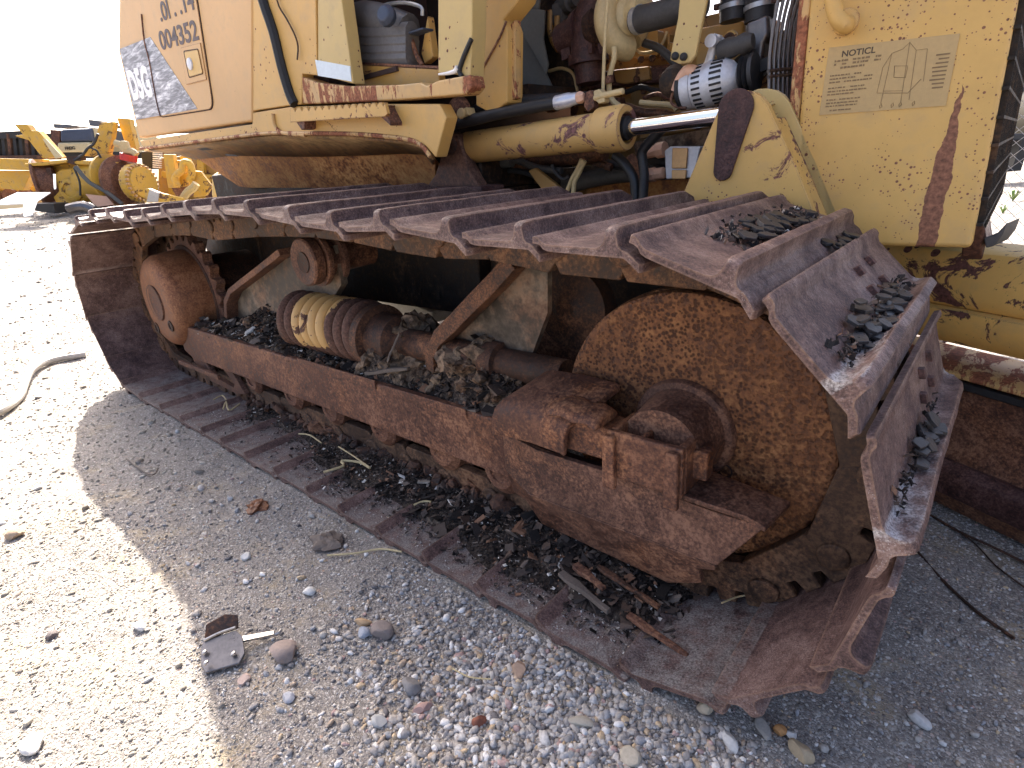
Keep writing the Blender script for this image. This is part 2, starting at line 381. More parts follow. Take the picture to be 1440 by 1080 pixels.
def rotmats(n, tilt):
    a = RNG.uniform(0, 2*PI, n); tx = RNG.normal(0, tilt, n); ty = RNG.normal(0, tilt, n)
    ca, sa = np.cos(a), np.sin(a); Z = np.zeros((n, 3, 3)); Z[:, 0, 0] = ca; Z[:, 0, 1] = -sa; Z[:, 1, 0] = sa; Z[:, 1, 1] = ca; Z[:, 2, 2] = 1
    X = np.zeros((n, 3, 3)); c, s = np.cos(tx), np.sin(tx); X[:, 0, 0] = 1; X[:, 1, 1] = c; X[:, 1, 2] = -s; X[:, 2, 1] = s; X[:, 2, 2] = c
    Yy = np.zeros((n, 3, 3)); c, s = np.cos(ty), np.sin(ty); Yy[:, 1, 1] = 1; Yy[:, 0, 0] = c; Yy[:, 0, 2] = s; Yy[:, 2, 0] = -s; Yy[:, 2, 2] = c
    return X@Yy@Z
def ico(sub):
    bm = bmesh.new(); bmesh.ops.create_icosphere(bm, subdivisions=sub, radius=1)
    v = np.array([p.co[:] for p in bm.verts]); f = np.array([[q.index for q in p.verts] for p in bm.faces]); bm.free(); return v, f
def scatter_pebbles(name, pts, size, sub, mat, flat=.62, smooth=True):
    v, f = ico(sub); n = len(pts)
    sc = np.stack([RNG.uniform(.75, 1.5, n), RNG.uniform(.6, 1.05, n), RNG.uniform(flat*.7, flat*1.3, n)], 1)*size[:, None]*.5
    V = v[None]*(1+RNG.normal(0, .17 if sub == 1 else .14, (n, len(v), 1)))*sc[:, None, :]
    V = np.einsum('nij,nvj->nvi', rotmats(n, .35), V)+pts[:, None, :]
    F = (f[None]+(np.arange(n)*len(v))[:, None, None]).reshape(-1, 3)
    return rawmesh(name, V.reshape(-1, 3), F, mat, smooth)
_BQ = np.array([[0, 3, 2, 1], [4, 5, 6, 7], [0, 1, 5, 4], [1, 2, 6, 5], [2, 3, 7, 6], [3, 0, 4, 7]])
def scatter_flakes(name, pts, length, mat, tilt=.35, thick=.14, aspect=(.25, .8)):
    n = len(pts); b = np.array([[-1, -1, -1], [1, -1, -1], [1, 1, -1], [-1, 1, -1], [-1, -1, 1], [1, -1, 1], [1, 1, 1], [-1, 1, 1]], float)
    V = b[None]+RNG.uniform(-.45, .45, (n, 8, 3))*np.array([1, 1, .5])
    V = V*(np.stack([np.ones(n), RNG.uniform(*aspect, n), RNG.uniform(.5, 1.5, n)*thick], 1)*length[:, None]*.5)[:, None, :]
    V = np.einsum('nij,nvj->nvi', rotmats(n, tilt), V)+pts[:, None, :]
    F = (_BQ[None]+(np.arange(n)*8)[:, None, None]).reshape(-1, 4)
    return rawmesh(name, V.reshape(-1, 3), F, mat, False)

# ------------------------------------------------------------------ the bulldozer
DOZ = empty('bulldozer', (-1.4, .9, 0), 'rust-eaten yellow crawler bulldozer with worn brown steel track filling the view', 'bulldozer')
def plate(name, mat, pxs, Y, th, parent=DOZ, bevel=.004, seg=2):
    return MB().prism([A(x, y, Y=Y) for x, y in pxs], (0, th, 0)).build(name, mat, parent, bevel, seg)
def text(name, body, mat, org, xd, yd, size, parent, ext=.0006):
    cu = bpy.data.curves.new(name, 'FONT'); cu.body = body; cu.size = size; cu.extrude = ext; cu.materials.append(MT[mat])
    o = bpy.data.objects.new(name, cu); COL.objects.link(o)
    xd = Vector(xd).normalized(); yd = Vector(yd); yd = (yd-xd*yd.dot(xd)).normalized(); z = xd.cross(yd)
    m = Matrix((xd, yd, z)).transposed().to_4x4(); m.translation = Vector(org)
    o.parent = parent
    if parent.parent is None: m.translation = Vector(org)-parent.location
    o.matrix_basis = m
    cu.offset = size*(.05 if body == 'D5G' else .022)
    bpy.context.view_layer.update()
    me = bpy.data.meshes.new_from_object(o.evaluated_get(bpy.context.evaluated_depsgraph_get()))
    mo = bpy.data.objects.new(name, me); COL.objects.link(mo); mo.parent = parent; mo.matrix_basis = m
    bpy.data.objects.remove(o); mo.name = name
    bpy.context.view_layer.update()
    return mo

# --- the track: joints between neighbouring shoes, walked once round (top forward, down the front, back along the ground, up the rear)
T = .046; PIT = .175
tops = [(103,300),(125.5,294),(145.5,289),(175.5,296.7),(197,293),(225.5,285.5),(259,281),(296.7,277.8),(344.5,279),(400,288),(463,300),(525,288),(627,308),(725,312),(850,315)]
fronts = [(1012,397),(1187,543),(1250,762),(1219,942)]
tipt = [Vector((p.x, p.z)) for p in (A(*q, Y=0) for q in tops)]
tipf = [Vector((p.x, p.z)) for p in (A(*q, Y=0) for q in fronts)]
IC = Vector((0, .415))
base = [p-Vector((0, T)) for p in tipt]
FR = .246
J = [Vector((-3.146, .831))]
NT_ = len(base)
for a, b in zip(base[:-1], base[1:]): J.append(a+(b-a)*FR)
J.append(Vector((.062, .846)))                      # end of the last shoe lying on the top run
FRONT = [(IC+Vector((math.cos(p), math.sin(p)))*r, p) for p, r in ((math.radians(a), r) for a, r in ((70.8, .434), (44.2, .430), (16.0, .417), (-12.4, .411), (-43.0, .408)))]
FRONT0 = len(J)-1
for c, p in FRONT: J.append(c+Vector((math.sin(p), -math.cos(p)))*.0875)
J[-1] = Vector((.224, .052))
J += [Vector((x, 0.0)) for x in (.030, -.19, -.385, -.591, -.80, -1.0, -1.198, -1.43, -1.656, -1.88, -2.08, -2.314, -2.579, -2.873)]
J += [Vector((-3.141, .022)), Vector((-3.304, .136)), Vector((-3.424, .364)), Vector((-3.369, .611))]
NJ = len(J)
GC = -.018
top_prof = [(-.098,.022),(-.093,.023),(-.087,.0215),(-.078,.016),(-.070,.0115),(-.052,.011),(.008,.011),(.018,.0112),(.0265,.014),(.0325,.020),(.0350,.029),(.0362,.965),(.0385,.995),(.0445,1.0),(.0505,.995),(.0528,.965),(.0542,.029),(.0565,.019),(.061,.0128),(.066,.0108),(.069,.0100),(.073,.008),(.094,-.007)]
bot_prof = [(.094,-.020),(.071,-.004),(.066,-.0005),(-.052,0),(-.066,.0005),(-.074,.003),(-.084,.0095),(-.092,.0115),(-.098,.0115)]
def shoe_mesh(holes):
    mb = MB(); W = .70; loops = []
    st = [(0, T-.008, .004), (.004, T-.003, .0015), (.012, T-.0005, 0), (.03, T, 0)]
    st += [(W*i/14, T+.0006*math.sin(i*2.1+i*i), 0) for i in range(1, 13)]
    st += [(W-.050, T, 0), (W-.004, .030, .0015), (W, .026, .004)]
    for y, h, ins in st:
        L = []
        for s, n in top_prof+bot_prof:
            if n > .9: n = h*n
            elif n > .028: n = min(n, h)
            ss = s
            if ins and abs(s) > .08: ss = s-math.copysign(ins, s)
            if .032 < s < .056 and y > .04 and y < W-.05: ss += .0008*math.sin(y*17)
            L.append((ss+.0875, y, n))
        loops.append(L)
    mb.loft(loops)
    return mb
SHOE = shoe_mesh(False).mesh('track_shoe', ['shoe'], 50)
SHOEW = shoe_mesh(False).mesh('track_shoe', ['shoeworn'], 50)
SHOES = []
def track_frame(k):
    if FRONT0 <= k < FRONT0+len(FRONT):            # shoes fanned out round the idler keep their true length
        c, p = FRONT[k-FRONT0]; n = Vector((math.cos(p), math.sin(p))); t = Vector((n.y, -n.x))
        return c-t*.0875*1.11, t, n, 1.11
    a, b = J[k], J[(k+1) % NJ]; d = b-a; L = d.length; t = d/L; n = Vector((-t.y, t.x))
    return a, t, n, L/PIT
for k in range(NJ):
    a, t, n, sc = track_frame(k)
    o = link('track_shoe', SHOEW if k in (FRONT0+1, FRONT0+2) else SHOE)
    o.parent = DOZ
    jig = random.uniform(-.012, .012)
    m = Matrix(((t.x*sc, 0, n.x, a.x), (0, 1, 0, 0), (t.y*sc, 0, n.y, a.y), (0, 0, 0, 1)))
    m.translation = Vector((a.x, jig*.3, a.y))-DOZ.location
    o.matrix_basis = m
    SHOES.append(o)
# exposed square bolt heads on the three shoes rounding the front (sub-parts)
for k in (FRONT0+1, FRONT0+2):
    for (s, y) in ((.036, .42), (.034, .52), (.072, .40), (.074, .50)):
        mb = MB()
        hh = .0085 if k != 18 else .008
        mb.prism([(s-hh, y-hh, .0105), (s+hh, y-hh, .0105), (s+hh, y+hh, .0105), (s-hh, y+hh, .0105)], (.002, .001, .010))
        b = mb.build('bolt_head', 'darkiron', None, .0015); b.parent = SHOES[k]
# chain links
lo = [(0,0),(.038,0),(.040,-.030),(.057,-.032),(.060,0),(.094,0),(.096,-.030),(.112,-.032),(.116,0),(.178,0),(.186,-.018),(.187,-.05),(.180,-.082),(.166,-.107),(.012,-.107),(-.002,-.085),(-.008,-.045),(-.006,-.015)]
def link_mesh(dy):
    mb = MB()
    for y0, y1 in ((.286+dy, .317+dy), (.410+dy, .438+dy)):
        mb.prism([(s, y0, n-.0012) for s, n in lo], (0, y1-y0, 0))
    for s0 in (.0,):
        mb.lathe((s0, .277+dy, -.050), (0, 1, 0), [(0, .012), (0, .026), (.003, .029), (.010, .029)], 18)
        mb.lathe((s0, .316, -.050), (0, 1, 0), [(0, .021), (.096, .021)], 16)
    return mb.mesh('track_link', 'link')
LK = [link_mesh(0), link_mesh(.0025)]
for k in range(NJ):
    a, t, n, sc = track_frame(k)
    o = link('track_link', LK[k % 2]); o.parent = DOZ
    m = Matrix(((t.x*sc, 0, n.x, a.x), (0, 1, 0, 0), (t.y*sc, 0, n.y, a.y), (0, 0, 0, 1)))
    m.translation = Vector((a.x, 0, a.y))-DOZ.location
    o.matrix_basis = m
    m2 = o.modifiers.new('bevel', 'BEVEL'); m2.width = .003; m2.segments = 1; m2.limit_method = 'ANGLE'; m2.angle_limit = math.radians(40)

# the other track, mostly hidden behind the belly
for k in range(NJ):
    o = link('track_shoe', SHOE); o.parent = DOZ; m = SHOES[k].matrix_basis.copy(); m.translation.y += 2.05; o.matrix_basis = m
MB().box((-2.9, 2.3, .12), (.2, 2.5, .70)).build('track_frame', 'rustdark', DOZ, .02)
# --- front idler
mb = MB(); mb.lathe((0, .319, .415), (0, 1, 0), [(.007, 0), (.007, .12), (.005, .20), (.006, .268), (.001, .284), (0, .300), (.004, .3075), (.012, .310), (.030, .310), (.032, .312), (.085, .312), (.088, .31), (.114, .31), (.118, .3), (.118, 0)], 96)
idler = mb.build('idler_wheel', 'idler', DOZ)
mb = MB(); mb.lathe((.098, .3265, .338), (0, -1, 0), [(-.002, .016), (.0015, .0165), (.0015, .013), (-.001, .0115), (-.001, 0)], 24)
mb.build('drain_hole', 'gapdark', idler)
mb = MB(); mb.lathe((0, .327, .415), (0, -1, 0), [(0, .118), (.008, .117), (.014, .112), (.017, .100), (.020, .098), (.055, .094), (.118, .088), (.118, 0)], 48)
mb.build('hub', 'rustbrown', idler)
# bearing block that carries the hub: hollow casting with two ribs on its face
blk = MB()
f = [A(853, 611, Y=.15), A(961, 632, Y=.15), A(958, 700, Y=.15), A(850, 667, Y=.15)]
zt, zb = .462, .352
xs0, xs1 = f[0].x, f[1].x
def bb(x0, x1, y0, y1, z0, z1): blk.box((x0, y0, z0), (x1, y1, z1))
bb(xs0, xs1, .150, .166, zb, zt)
bb(xs0, xs0+.018, .166, .262, zb, zt-.001); bb(xs1-.018, xs1, .166, .262, zb, zt-.001)
bb(xs0+.018, xs1-.018, .166, .262, zb+.001, zb+.05)
bb(xs0+.018, xs1-.018, .226, .2615, zb+.05, zt+.004)
bb(xs0+.066, xs0+.078, .166, .226, zb+.05, zt-.006)
for x0 in (xs0-.006, xs1-.034):
    blk.prism([(x0, .150, zb-.022), (x0+.032, .150, zb-.022), (x0+.030, .150, zt-.006), (x0+.004, .150, zt-.006)], (0, -.016, 0))
bb(xs1-.004, xs1+.028, .20, .236, .375, .440)
block = blk.build('bearing_block', 'rustmix', DOZ, .005, 2)
# slide bar and cover hood between block and frame
mb = MB(); mb.prism([(-.235, .172, .372), (xs0, .172, .372), (xs0, .172, .450), (-.235, .172, .462)], (0, .075, 0)); mb.loft([[(x, .185+.05*math.cos(a), z+.028*math.sin(a)) for a in [PI*k/8 for k in range(9)]] for x, z in ((-.24, .462), (-.20, .470), (-.17, .462), (-.135, .466), (-.11, .455))]); mb.build('slide_bar', 'rustmix', DOZ, .006)
mb = MB(); ho = []
for x, dz in ((-.425, -.010), (-.40, 0), (-.30, .004), (-.215, .0), (-.205, -.004)):
    ho.append([(x, .150, .368+dz), (x+.004, .146, .42+dz), (x+.012, .152, .447+dz), (x+.024, .172, .467+dz), (x+.05, .25, .492+dz), (x+.06, .30, .505+dz), (x+.06, .30, .489+dz), (x+.05, .25, .476+dz), (x+.026, .178, .452+dz), (x+.014, .164, .437+dz), (x+.008, .160, .42+dz), (x, .162, .368+dz)])
mb.loft(ho); mb.box((-.40, .166, .372), (-.22, .30, .440)); mb.build('cover_hood', 'rustmix', DOZ, .003)
# flared guide plate under the hub
def P3(lst): return [A(x, y, Y=Y) for x, y, Y in lst]
mb = MB()
mb.prism([(-.452, .215, .335), (-.30, .168, .345), (.20, .168, .350), (.232, .170, .338), (.150, .165, .215), (-.33, .165, .215), (-.44, .20, .235)], (0, .016, 0))
mb.prism([(-.44, .201, .233), (-.33, .166, .2135), (.150, .166, .2135), (.14, .186, .185), (.105, .190, .170), (.100, .225, .105), (.02, .225, .065), (-.355, .235, .072), (-.40, .23, .13), (-.435, .222, .15)], (0, .016, .002))
mb.prism([(.232, .170, .338), (.20, .168, .352), (.02, .168, .352), (.02, .30, .352), (.25, .26, .352)], (0, 0, -.012))
mb.build('guide_plate', 'rustbrown', DOZ, .003)
# --- track frame
mb = MB()
mb.prism([(-2.78, .25, .346), (-2.80, .25, .20), (-2.70, .25, .168), (-.46, .25, .166), (-.40, .25, .21), (-.36, .25, .29), (-.40, .25, .344)], (0, .03, 0))
mb.box((-2.76, .2805, .28), (-.40, .62, .322)); mb.box((-2.76, .585, .20), (-.36, .62, .2795)); mb.box((-.98, .59, .3221), (-.34, .62, .50)); mb.box((-2.74, .59, .3221), (-1.95, .62, .50))
mb.build('track_frame', 'rustframe', DOZ, .007)
mb = MB(); mb.box((-1.55, .244, .325), (-1.05, .2495, .358)); mb.box((-1.0, .2445, .320), (-.62, .2495, .350)); mb.build('frame_rail', 'rustframe', DOZ, .003)
mb = MB()
mb.prism([(-2.76, .262, .20), (-2.60, .262, .20), (-2.52, .262, .10), (-2.30, .262, .075), (-2.28, .262, .10), (-2.42, .262, .20), (-2.30, .262, .20), (-2.18, .262, .065), (-2.28, .262, .045), (-2.56, .262, .06), (-2.74, .262, .14)], (0, .025, 0))
mb.box((-2.85, .22, .12), (-2.35, .235, .145)); mb.build('roller_guard', 'rustbrown', DOZ, .003)
for x in (-2.08, -1.72, -1.42, -1.10, -.78, -.53):
    mb = MB(); mb.lathe((x, .268, .160), (0, 1, 0), [(0, 0), (0, .030), (-.006, .032), (-.006, .05), (0, .058), (.012, .074), (.05, .076), (.056, .098), (.072, .098), (.074, .072), (.24, .072)], 28)
    r = mb.build('track_roller', 'rustframe', DOZ)
# chain pads on the ground run: lumps of rusty link ends between the rollers
# --- upper carrier roller
cx, cz = -1.49, .717
mb = MB(); mb.lathe((cx, .318, cz), (0, 1, 0), [(.004, 0), (.004, .045), (0, .055), (0, .082), (.006, .088), (.040, .088), (.042, .066), (.050, .066), (.052, .098), (.070, .098), (.074, .07), (.115, .07), (.118, .098), (.138, .098), (.142, .06), (.30, .055)], 40)
cr_ = mb.build('carrier_roller', 'rustbrown', DOZ)
MB().lathe((cx, .322, cz), (0, -1, 0), [(-.001, .040), (.004, .038), (.002, .028), (.002, 0)], 24).build('hub_cap', 'rustdark', cr_)
# --- recoil spring with its cone, collar and rod
sy, sz = .385, .465
pts = []; turns = 9; N = 28
for i in range(turns*N+1):
    a = 2*PI*i/N; pts.append((-1.72+.52*i/(turns*N), sy+math.cos(a)*.096, sz+math.sin(a)*.096))
spring = MB().tube(pts, .0225, 12, smooth=0).build('recoil_spring', 'springyellow', DOZ)
mb = MB(); mb.lathe((-1.86, sy, sz-.01), (1, 0, 0), [(0, .02), (.05, .05), (.12, .085), (.15, .115), (.175, .115), (.176, .07), (.60, .07), (.66, .07), (.662, .118), (.70, .118), (.705, .09), (.80, .088), (.82, .05), (1.20, .045), (1.22, .06), (1.27, .06), (1.275, .045), (1.50, .045)], 32)
mb.build('spring_rod', 'rustdark', DOZ)
# --- roof brackets: bent flat bands with web plates
def band(name, path, w, t, y0, mat, par=DOZ):
    P = [Vector((x, 0, z)) for x, z in path]; mb = MB(); loops = []
    for i, p in enumerate(P):
        d = (P[min(i+1, len(P)-1)]-P[max(i-1, 0)]).normalized(); n = Vector((-d.z, 0, d.x))
        a, b = p+n*t/2, p-n*t/2
        loops.append([(a.x, y0, a.z), (a.x, y0+w, a.z), (b.x, y0+w, b.z), (b.x, y0, b.z)])
    mb.loft(loops); return mb.build(name, mat, par, .003)
p = [A(x, y, Y=.36) for x, y in [(317, 447), (316, 425), (322, 410), (337, 398), (362, 379), (392, 355)]]
s1 = band('roof_bracket', [(q.x, q.z) for q in p], .06, .028, .36, 'rustbrown')
p2 = [A(x, y, Y=.42) for x, y in [(322, 450), (325, 420), (345, 400), (395, 366), (470, 345), (480, 400), (450, 450)]]
MB().prism(p2, (0, .03, 0)).build('web_plate', 'grime', s1)
p = [A(x, y, Y=.33) for x, y in [(604, 522), (603, 500), (612, 480), (635, 458), (660, 432), (690, 402), (718, 370)]]
s2r = band('roof_bracket', [(q.x-.012, q.z+.024) for q in p], .018, .016, .345, 'rustdark')
s2 = band('roof_bracket', [(q.x, q.z) for q in p], .055, .040, .33, 'rustdark')
MB().prism([A(x, y, Y=.40) for x, y in [(612, 520), (617, 492), (640, 466), (668, 436), (722, 372), (770, 370), (770, 440), (740, 520)]], (0, .02, 0)).build('web_plate', 'grime', s2)
mb = MB(); c = A(795, 437, Y=.52); mb.lathe(c, (0, 1, 0), [(0, 0), (0, .02), (-.004, .03), (.01, .055), (.012, .075), (.02, .12), (.08, .12)], 32); mb.build('pivot_boss', 'rustdark', DOZ)
# --- final drive and sprocket
sx, szz = -2.86, .462
mb = MB(); mb.lathe((sx, .205, szz), (0, 1, 0), [(.008, 0), (.008, .09), (.002, .096), (0, .11), (0, .17), (.006, .20), (.022, .226), (.05, .242), (.15, .252), (.20, .252)], 56)
fd = mb.build('final_drive', 'rustorange', DOZ)
MB().lathe((sx-.03, .211, szz), (0, -1, 0), [(-.002, .098), (.006, .096), (.007, .088), (.004, .082), (.004, 0)], 36).build('cover_plate', 'rustbrown', fd)
for a, r in ((-.75, .16), (-2.2, .18)):
    MB().lathe((sx+r*math.cos(a), .2045, szz+r*math.sin(a)), (0, -1, 0), [(0, .03), (.004, .029), (.004, .018), (-.002, .016), (-.002, 0)], 20).build('drain_plug', 'rustdark', fd)
mb = MB(); teeth = 25; pr = []
for i in range(teeth*4):
    a = 2*PI*i/(teeth*4); r = (.335, .335, .30, .30)[i % 4]; pr.append((sx+r*math.cos(a), .40, szz+r*math.sin(a)))
mb.prism(pr, (0, .05, 0)); mb.build('sprocket', 'rustbrown', DOZ, .004)
mb = MB(); mb.lathe((sx, .395, szz), (0, 1, 0), [(0, .25), (0, .27), (.005, .275), (.055, .275), (.055, .2), (.4, .2)], 40); mb.build('sprocket_hub', 'rustdark', DOZ)

# --- main frame and belly between the tracks
mb = MB(); mb.box((-2.70, .74, .46), (-1.0, 1.95, .92)); mb.box((-.999, .80, .46), (.0, 1.95, .74)); mb.box((-2.55, .80, .9205), (-1.0, 1.90, 1.10)); mb.box((-3.42, .735, .30), (-2.7005, 1.25, .93)); mb.box((-3.30, .83, .9305), (-2.56, 1.25, 1.08)); mb.build('main_frame', 'oily', DOZ, .01)
mb = MB(); mb.box((-3.25, .715, .86), (-.92, .7395, .935)); mb.box((-3.24, .7396, .92), (-1.0, .80, .93)); mb.build('frame_ledge', 'rustframe', DOZ, .004)

# --- rear body: side panels
YB = .55
BT = -330
panel = plate('body_panel', 'tan', [(172, BT), (166, 71), (195, 194), (354.5, 171), (354.5, BT)], YB, .05, bevel=.012, seg=3)
side = plate('side_panel', 'yellow', [(355.5, BT), (355.5, 156), (413, 147.5), (424, 147), (425, 104), (446, 106), (444, 0), (444, BT)], YB+.004, .05)
side2 = plate('pillar_panel', 'yellowpale', [(445, BT), (447, 105), (497, 118), (479, -10), (472, BT)], YB, .05)
plate('warning_sticker', 'sticker', [(443, 84), (492, 93), (494, 114.5), (447, 106.5)], YB-.0025, .0022, side2, 0)
strip = MB().tube([A(x, y, Y=YB-.004) for x, y in [(340, -140), (355, -60), (370, 0), (385, 45), (397, 95), (408, 132), (415, 147)]], .02, 8).build('rubber_seal', 'black', DOZ)
wire = MB().tube([A(x, y, Y=YB-.004) for x, y in [(385, -20), (392, 8), (402, 25), (414, 48), (419, 65), (418, 84)]], .003, 6).build('wiring', 'rustdark', DOZ)
# door outline: dark gap, door skin, latch
def rrect(pts, r, n=5):
    P = [Vector(p) for p in pts]; out = []
    for i, p in enumerate(P):
        a = (P[i-1]-p).normalized(); b = (P[(i+1) % len(P)]-p).normalized(); p0, p1 = p+a*r, p+b*r
        for k in range(n+1):
            t = k/n; out.append(p0*(1-t)**2+p*2*t*(1-t)+p1*t*t)
    return out
dp = [(197.5, 2), (224.6, 166), (301.5, 154), (277, -6)]
D3 = [A(x, y, Y=YB-.002) for x, y in dp]; cen = sum(D3, Vector())/4
D3[0] += (D3[0]-D3[1])*.05; D3[3] += (D3[3]-D3[2])*.05
door = MB().prism(rrect(D3, .05), (0, .0018, 0)).build('door', 'gapdark', panel)
inner = [p+(cen-p)*.018 for p in rrect(D3, .05)]
inner = [Vector((p.x, YB-.006, p.z)) for p in inner]
MB().prism(inner, (0, .0039, 0)).build('door_skin', 'tan', door) if False else None
dk = MB().prism(inner, (0, .0039, 0)).build('door_skin', 'tan', panel, .0012)
lat = MB().prism([A(x, y, Y=YB-.010) for x, y in [(254, 67), (281, 60), (290, 112), (262, 119)]], (0, .0038, 0)).build('latch', 'tan', panel, .001)
lat2 = MB().prism(rrect([A(x, y, Y=YB-.011) for x, y in [(257.5, 71.5), (278.5, 68), (286, 104), (265.5, 110)]], .012), (0, .0009, 0)).build('latch_pocket', 'gapdark', panel)
lat3 = MB().prism(rrect([A(x, y, Y=YB-.014) for x, y in [(258.7, 72.7), (277.7, 69.5), (284.7, 103), (266.3, 108.4)]], .011), (0, .0028, 0)).build('latch_pocket', 'yellowclean', panel)
MB().lathe(A(267.7, 90, Y=YB-.014), (0, -1, 0), [(0, .026), (.006, .024), (.008, .012), (.008, 0)], 20).build('latch_knob', 'alu', panel)
fo = plate('silver_decal', 'foil', [(168.3, 69), (211, 52), (277.5, 153), (191.5, 168.5)], YB-.0075, .0012, panel, 0)
# hinge side rusty seam over the decal
MB().tube([A(x, y, Y=YB-.008) for x, y in [(199, 20), (203, 58), (210, 85), (217, 125), (222, 150), (226, 164)]], .0045, 6).build('hinge_seam', 'rustframe', panel)
def textpx(name, body, mat, p0, p1, up, hpx_ratio, Y, parent, wide=1.0):
    a, b, u = A(*p0, Y=Y), A(*p1, Y=Y), A(*up, Y=Y)
    size = (u-a).length/.70
    o = text(name, body, mat, a, b-a, u-a, size, parent)
    bpy.context.view_layer.update()
    w = max(o.dimensions.x, 1e-4)
    o.scale = ((b-a).length/w, 1, 1)
    return o
textpx('lettering', 'D5G', 'foiltext', (187, 139), (215, 133), (182, 103), 1, YB-.0085, panel)
textpx('lettering', '004352', 'stencil', (227, 70), (280, 55), (222, 45), 1, YB-.0072, panel)
textpx('lettering', '.0I . .14', 'stencil', (226, 30), (274, 12), (222, 5), 1, YB-.0072, panel)
# panel seam and skirt with its curved underside
skirt = plate('skirt', 'yellow', [(196.5, 198), (354.5, 174.5), (355.5, 158.5), (413, 149.5), (548, 146), (618, 146), (628, 165), (613, 222), (598, 205), (570, 196), (500, 190), (430, 189), (380, 189), (300, 198), (203, 210)], YB+.004, .05)
e1 = [(203, 210), (300, 198), (380, 189), (430, 189), (500, 190), (570, 196), (598, 205), (612, 222)]
e2 = [(276, 222), (330, 216), (400, 217), (450, 217), (510, 215), (570, 212), (600, 214), (612, 230)]
e3 = [(336, 262), (352, 264), (400, 264), (450, 264), (510, 264), (560, 264), (600, 264), (612, 264)]
L1 = [A(x, y, Y=YB+.02) for x, y in e1]; L2 = [A(x, y, Y=.72) for x, y in e2]; L3 = [A(x, y, Y=.80) for x, y in e3]
for l in (L1, L2, L3): l[0].y += 0
mb = MB(); mb.loft([L1, [a*.45+b*.55+Vector((0, .0, .015)) for a, b in zip(L1, L2)], L2], closed=False, caps=False); u1 = mb.build('underside', 'underside', DOZ, ang=60)
mb = MB(); mb.loft([L2, L3], closed=False, caps=False); mb.loft([[p+Vector((0, .02, 0)) for p in L2], [p+Vector((0, .02, 0)) for p in L3]], closed=False, caps=False); mb.build('lower_body', 'orangebody', DOZ, ang=60)
for m_ in (u1,):
    md = m_.modifiers.new('solid', 'SOLIDIFY'); md.thickness = .012
# solid volume behind the skirt so that nothing shines through
xr0, xr1 = L1[0].x+.05, -1.12
mb = MB(); mb.box((-3.36, YB+.06, 1.335), (-1.95, 1.72, 2.15)); mb.box((-1.949, YB+.06, 1.30), (-1.56, 1.72, 2.15)); mb.box((-3.10, .86, 1.10), (-1.15, 1.72, 1.299)); mb.box((-3.36, YB+.09, 1.32), (-1.2, .86, 1.3345)) ; mb.build('body_core', 'gapdark', DOZ)
mb = MB(); mb.box((-2.3, .75, 2.50), (-.85, 1.75, 2.56)); cabroof = mb.build('cab_roof', 'yellow', DOZ, .02)
for x in (-2.25, -.95):
    for y in (.78, 1.70): MB().box((x, y-.03, 1.30 if x > -1.5 else 2.14), (x+.07, y+.03, 2.501)).build('cab_post', 'yellow', DOZ, .006)
MB().tube([p+Vector((0, -.02, .004)) for p in L1], .0075, 8).build('skirt_lip', 'sill', DOZ)
# scraped slots in the underside and serrated step
for q in [[(265, 206), (282, 207), (300, 211), (285, 212)], [(316, 217), (330, 218), (336, 220.5), (320, 220)]]:
    MB().prism([A(x, y-.5, Y=.62) for x, y in q], (0, .003, 0)).build('drain_slot', 'black', DOZ)
st = [(408, 172), (407.5, 153)]
n = 14
for i in range(n):
    x = 407.5+(541-407.5)*i/n; y = 152-(152-143.5)*i/n
    st += [(x+.8, y), (x+4.8, y-.5), (x+7.6, y+5.0)]
st += [(541, 143.5), (545, 160), (541, 164)]
plate('serrated_step', 'yellow', st, YB-.05, .012, bevel=.001)
mb = MB(); mb.prism([A(x, y, Y=YB-.045) for x, y in [(414, 168), (428, 167), (428, 181), (424, 183)]], (0, .05, 0)); mb.prism([A(x, y, Y=YB-.045) for x, y in [(538, 150), (549, 172), (549, 177), (536, 165)]], (0, .05, 0)); mb.prism([A(x, y, Y=YB-.0380) for x, y in [(409, 156), (541, 147.5), (541, 150), (409, 158.5)]], (0, .046, 0)); mb.build('step_bracket', 'rustframe', DOZ, .002)
# recess edge curve on the skirt
MB().tube([A(x, y, Y=YB) for x, y in [(384, 160), (386, 175), (392, 184), (405, 188), (430, 190)]], .008, 8).build('skirt_lip', 'sill', DOZ)

# --- cab opening: sills, column, front pillar, seat
plate('door_sill', 'sill', [(425, 146), (424, 108), (446, 116), (490, 121), (560, 119), (590, 116), (600, 120), (616, 113), (660, 105), (664, 122), (655, 133), (560, 141), (440, 146.5)], YB-.004, .06, bevel=.006)
plate('inner_sill', 'yellowdirty', [(497, 88), (616, 94), (618, 118), (499, 123)], YB+.10, .03)
MB().prism([A(497, 87, Y=YB+.10), A(616, 93, Y=YB+.10), A(616, 93, Y=YB+.10)+Vector((0, .25, .01)), A(497, 87, Y=YB+.10)+Vector((0, .25, .01))], (0, 0, -.01)).build('floor_plate', 'rustframe', DOZ)
col_ = plate('door_column', 'yellowpale', [(615, BT), (616, 103), (640, 104), (651, 110), (661, 108), (664, 40), (664, BT)], YB+.02, .06)
MB().tube([A(x, y, Y=YB+.014) for x, y in [(663, 55), (657, 68), (650, 85), (646, 100), (650, 108)]], .007, 8).build('torn_seal', 'black', col_)
MB().tube([A(x, y, Y=YB+.012) for x, y in [(617, 104.5), (630, 103), (640, 100), (644, 95)]], .006, 8, rfun=lambda t: .5+1.0*t).build('sealant', 'whitesheet', col_)
post = plate('front_pillar', 'yellow', [(667, BT), (669, 148), (690, 160), (713, 144), (713, 42), (708, 28), (730, 0), (740, -40), (740, BT)], .74, .08, bevel=.005)
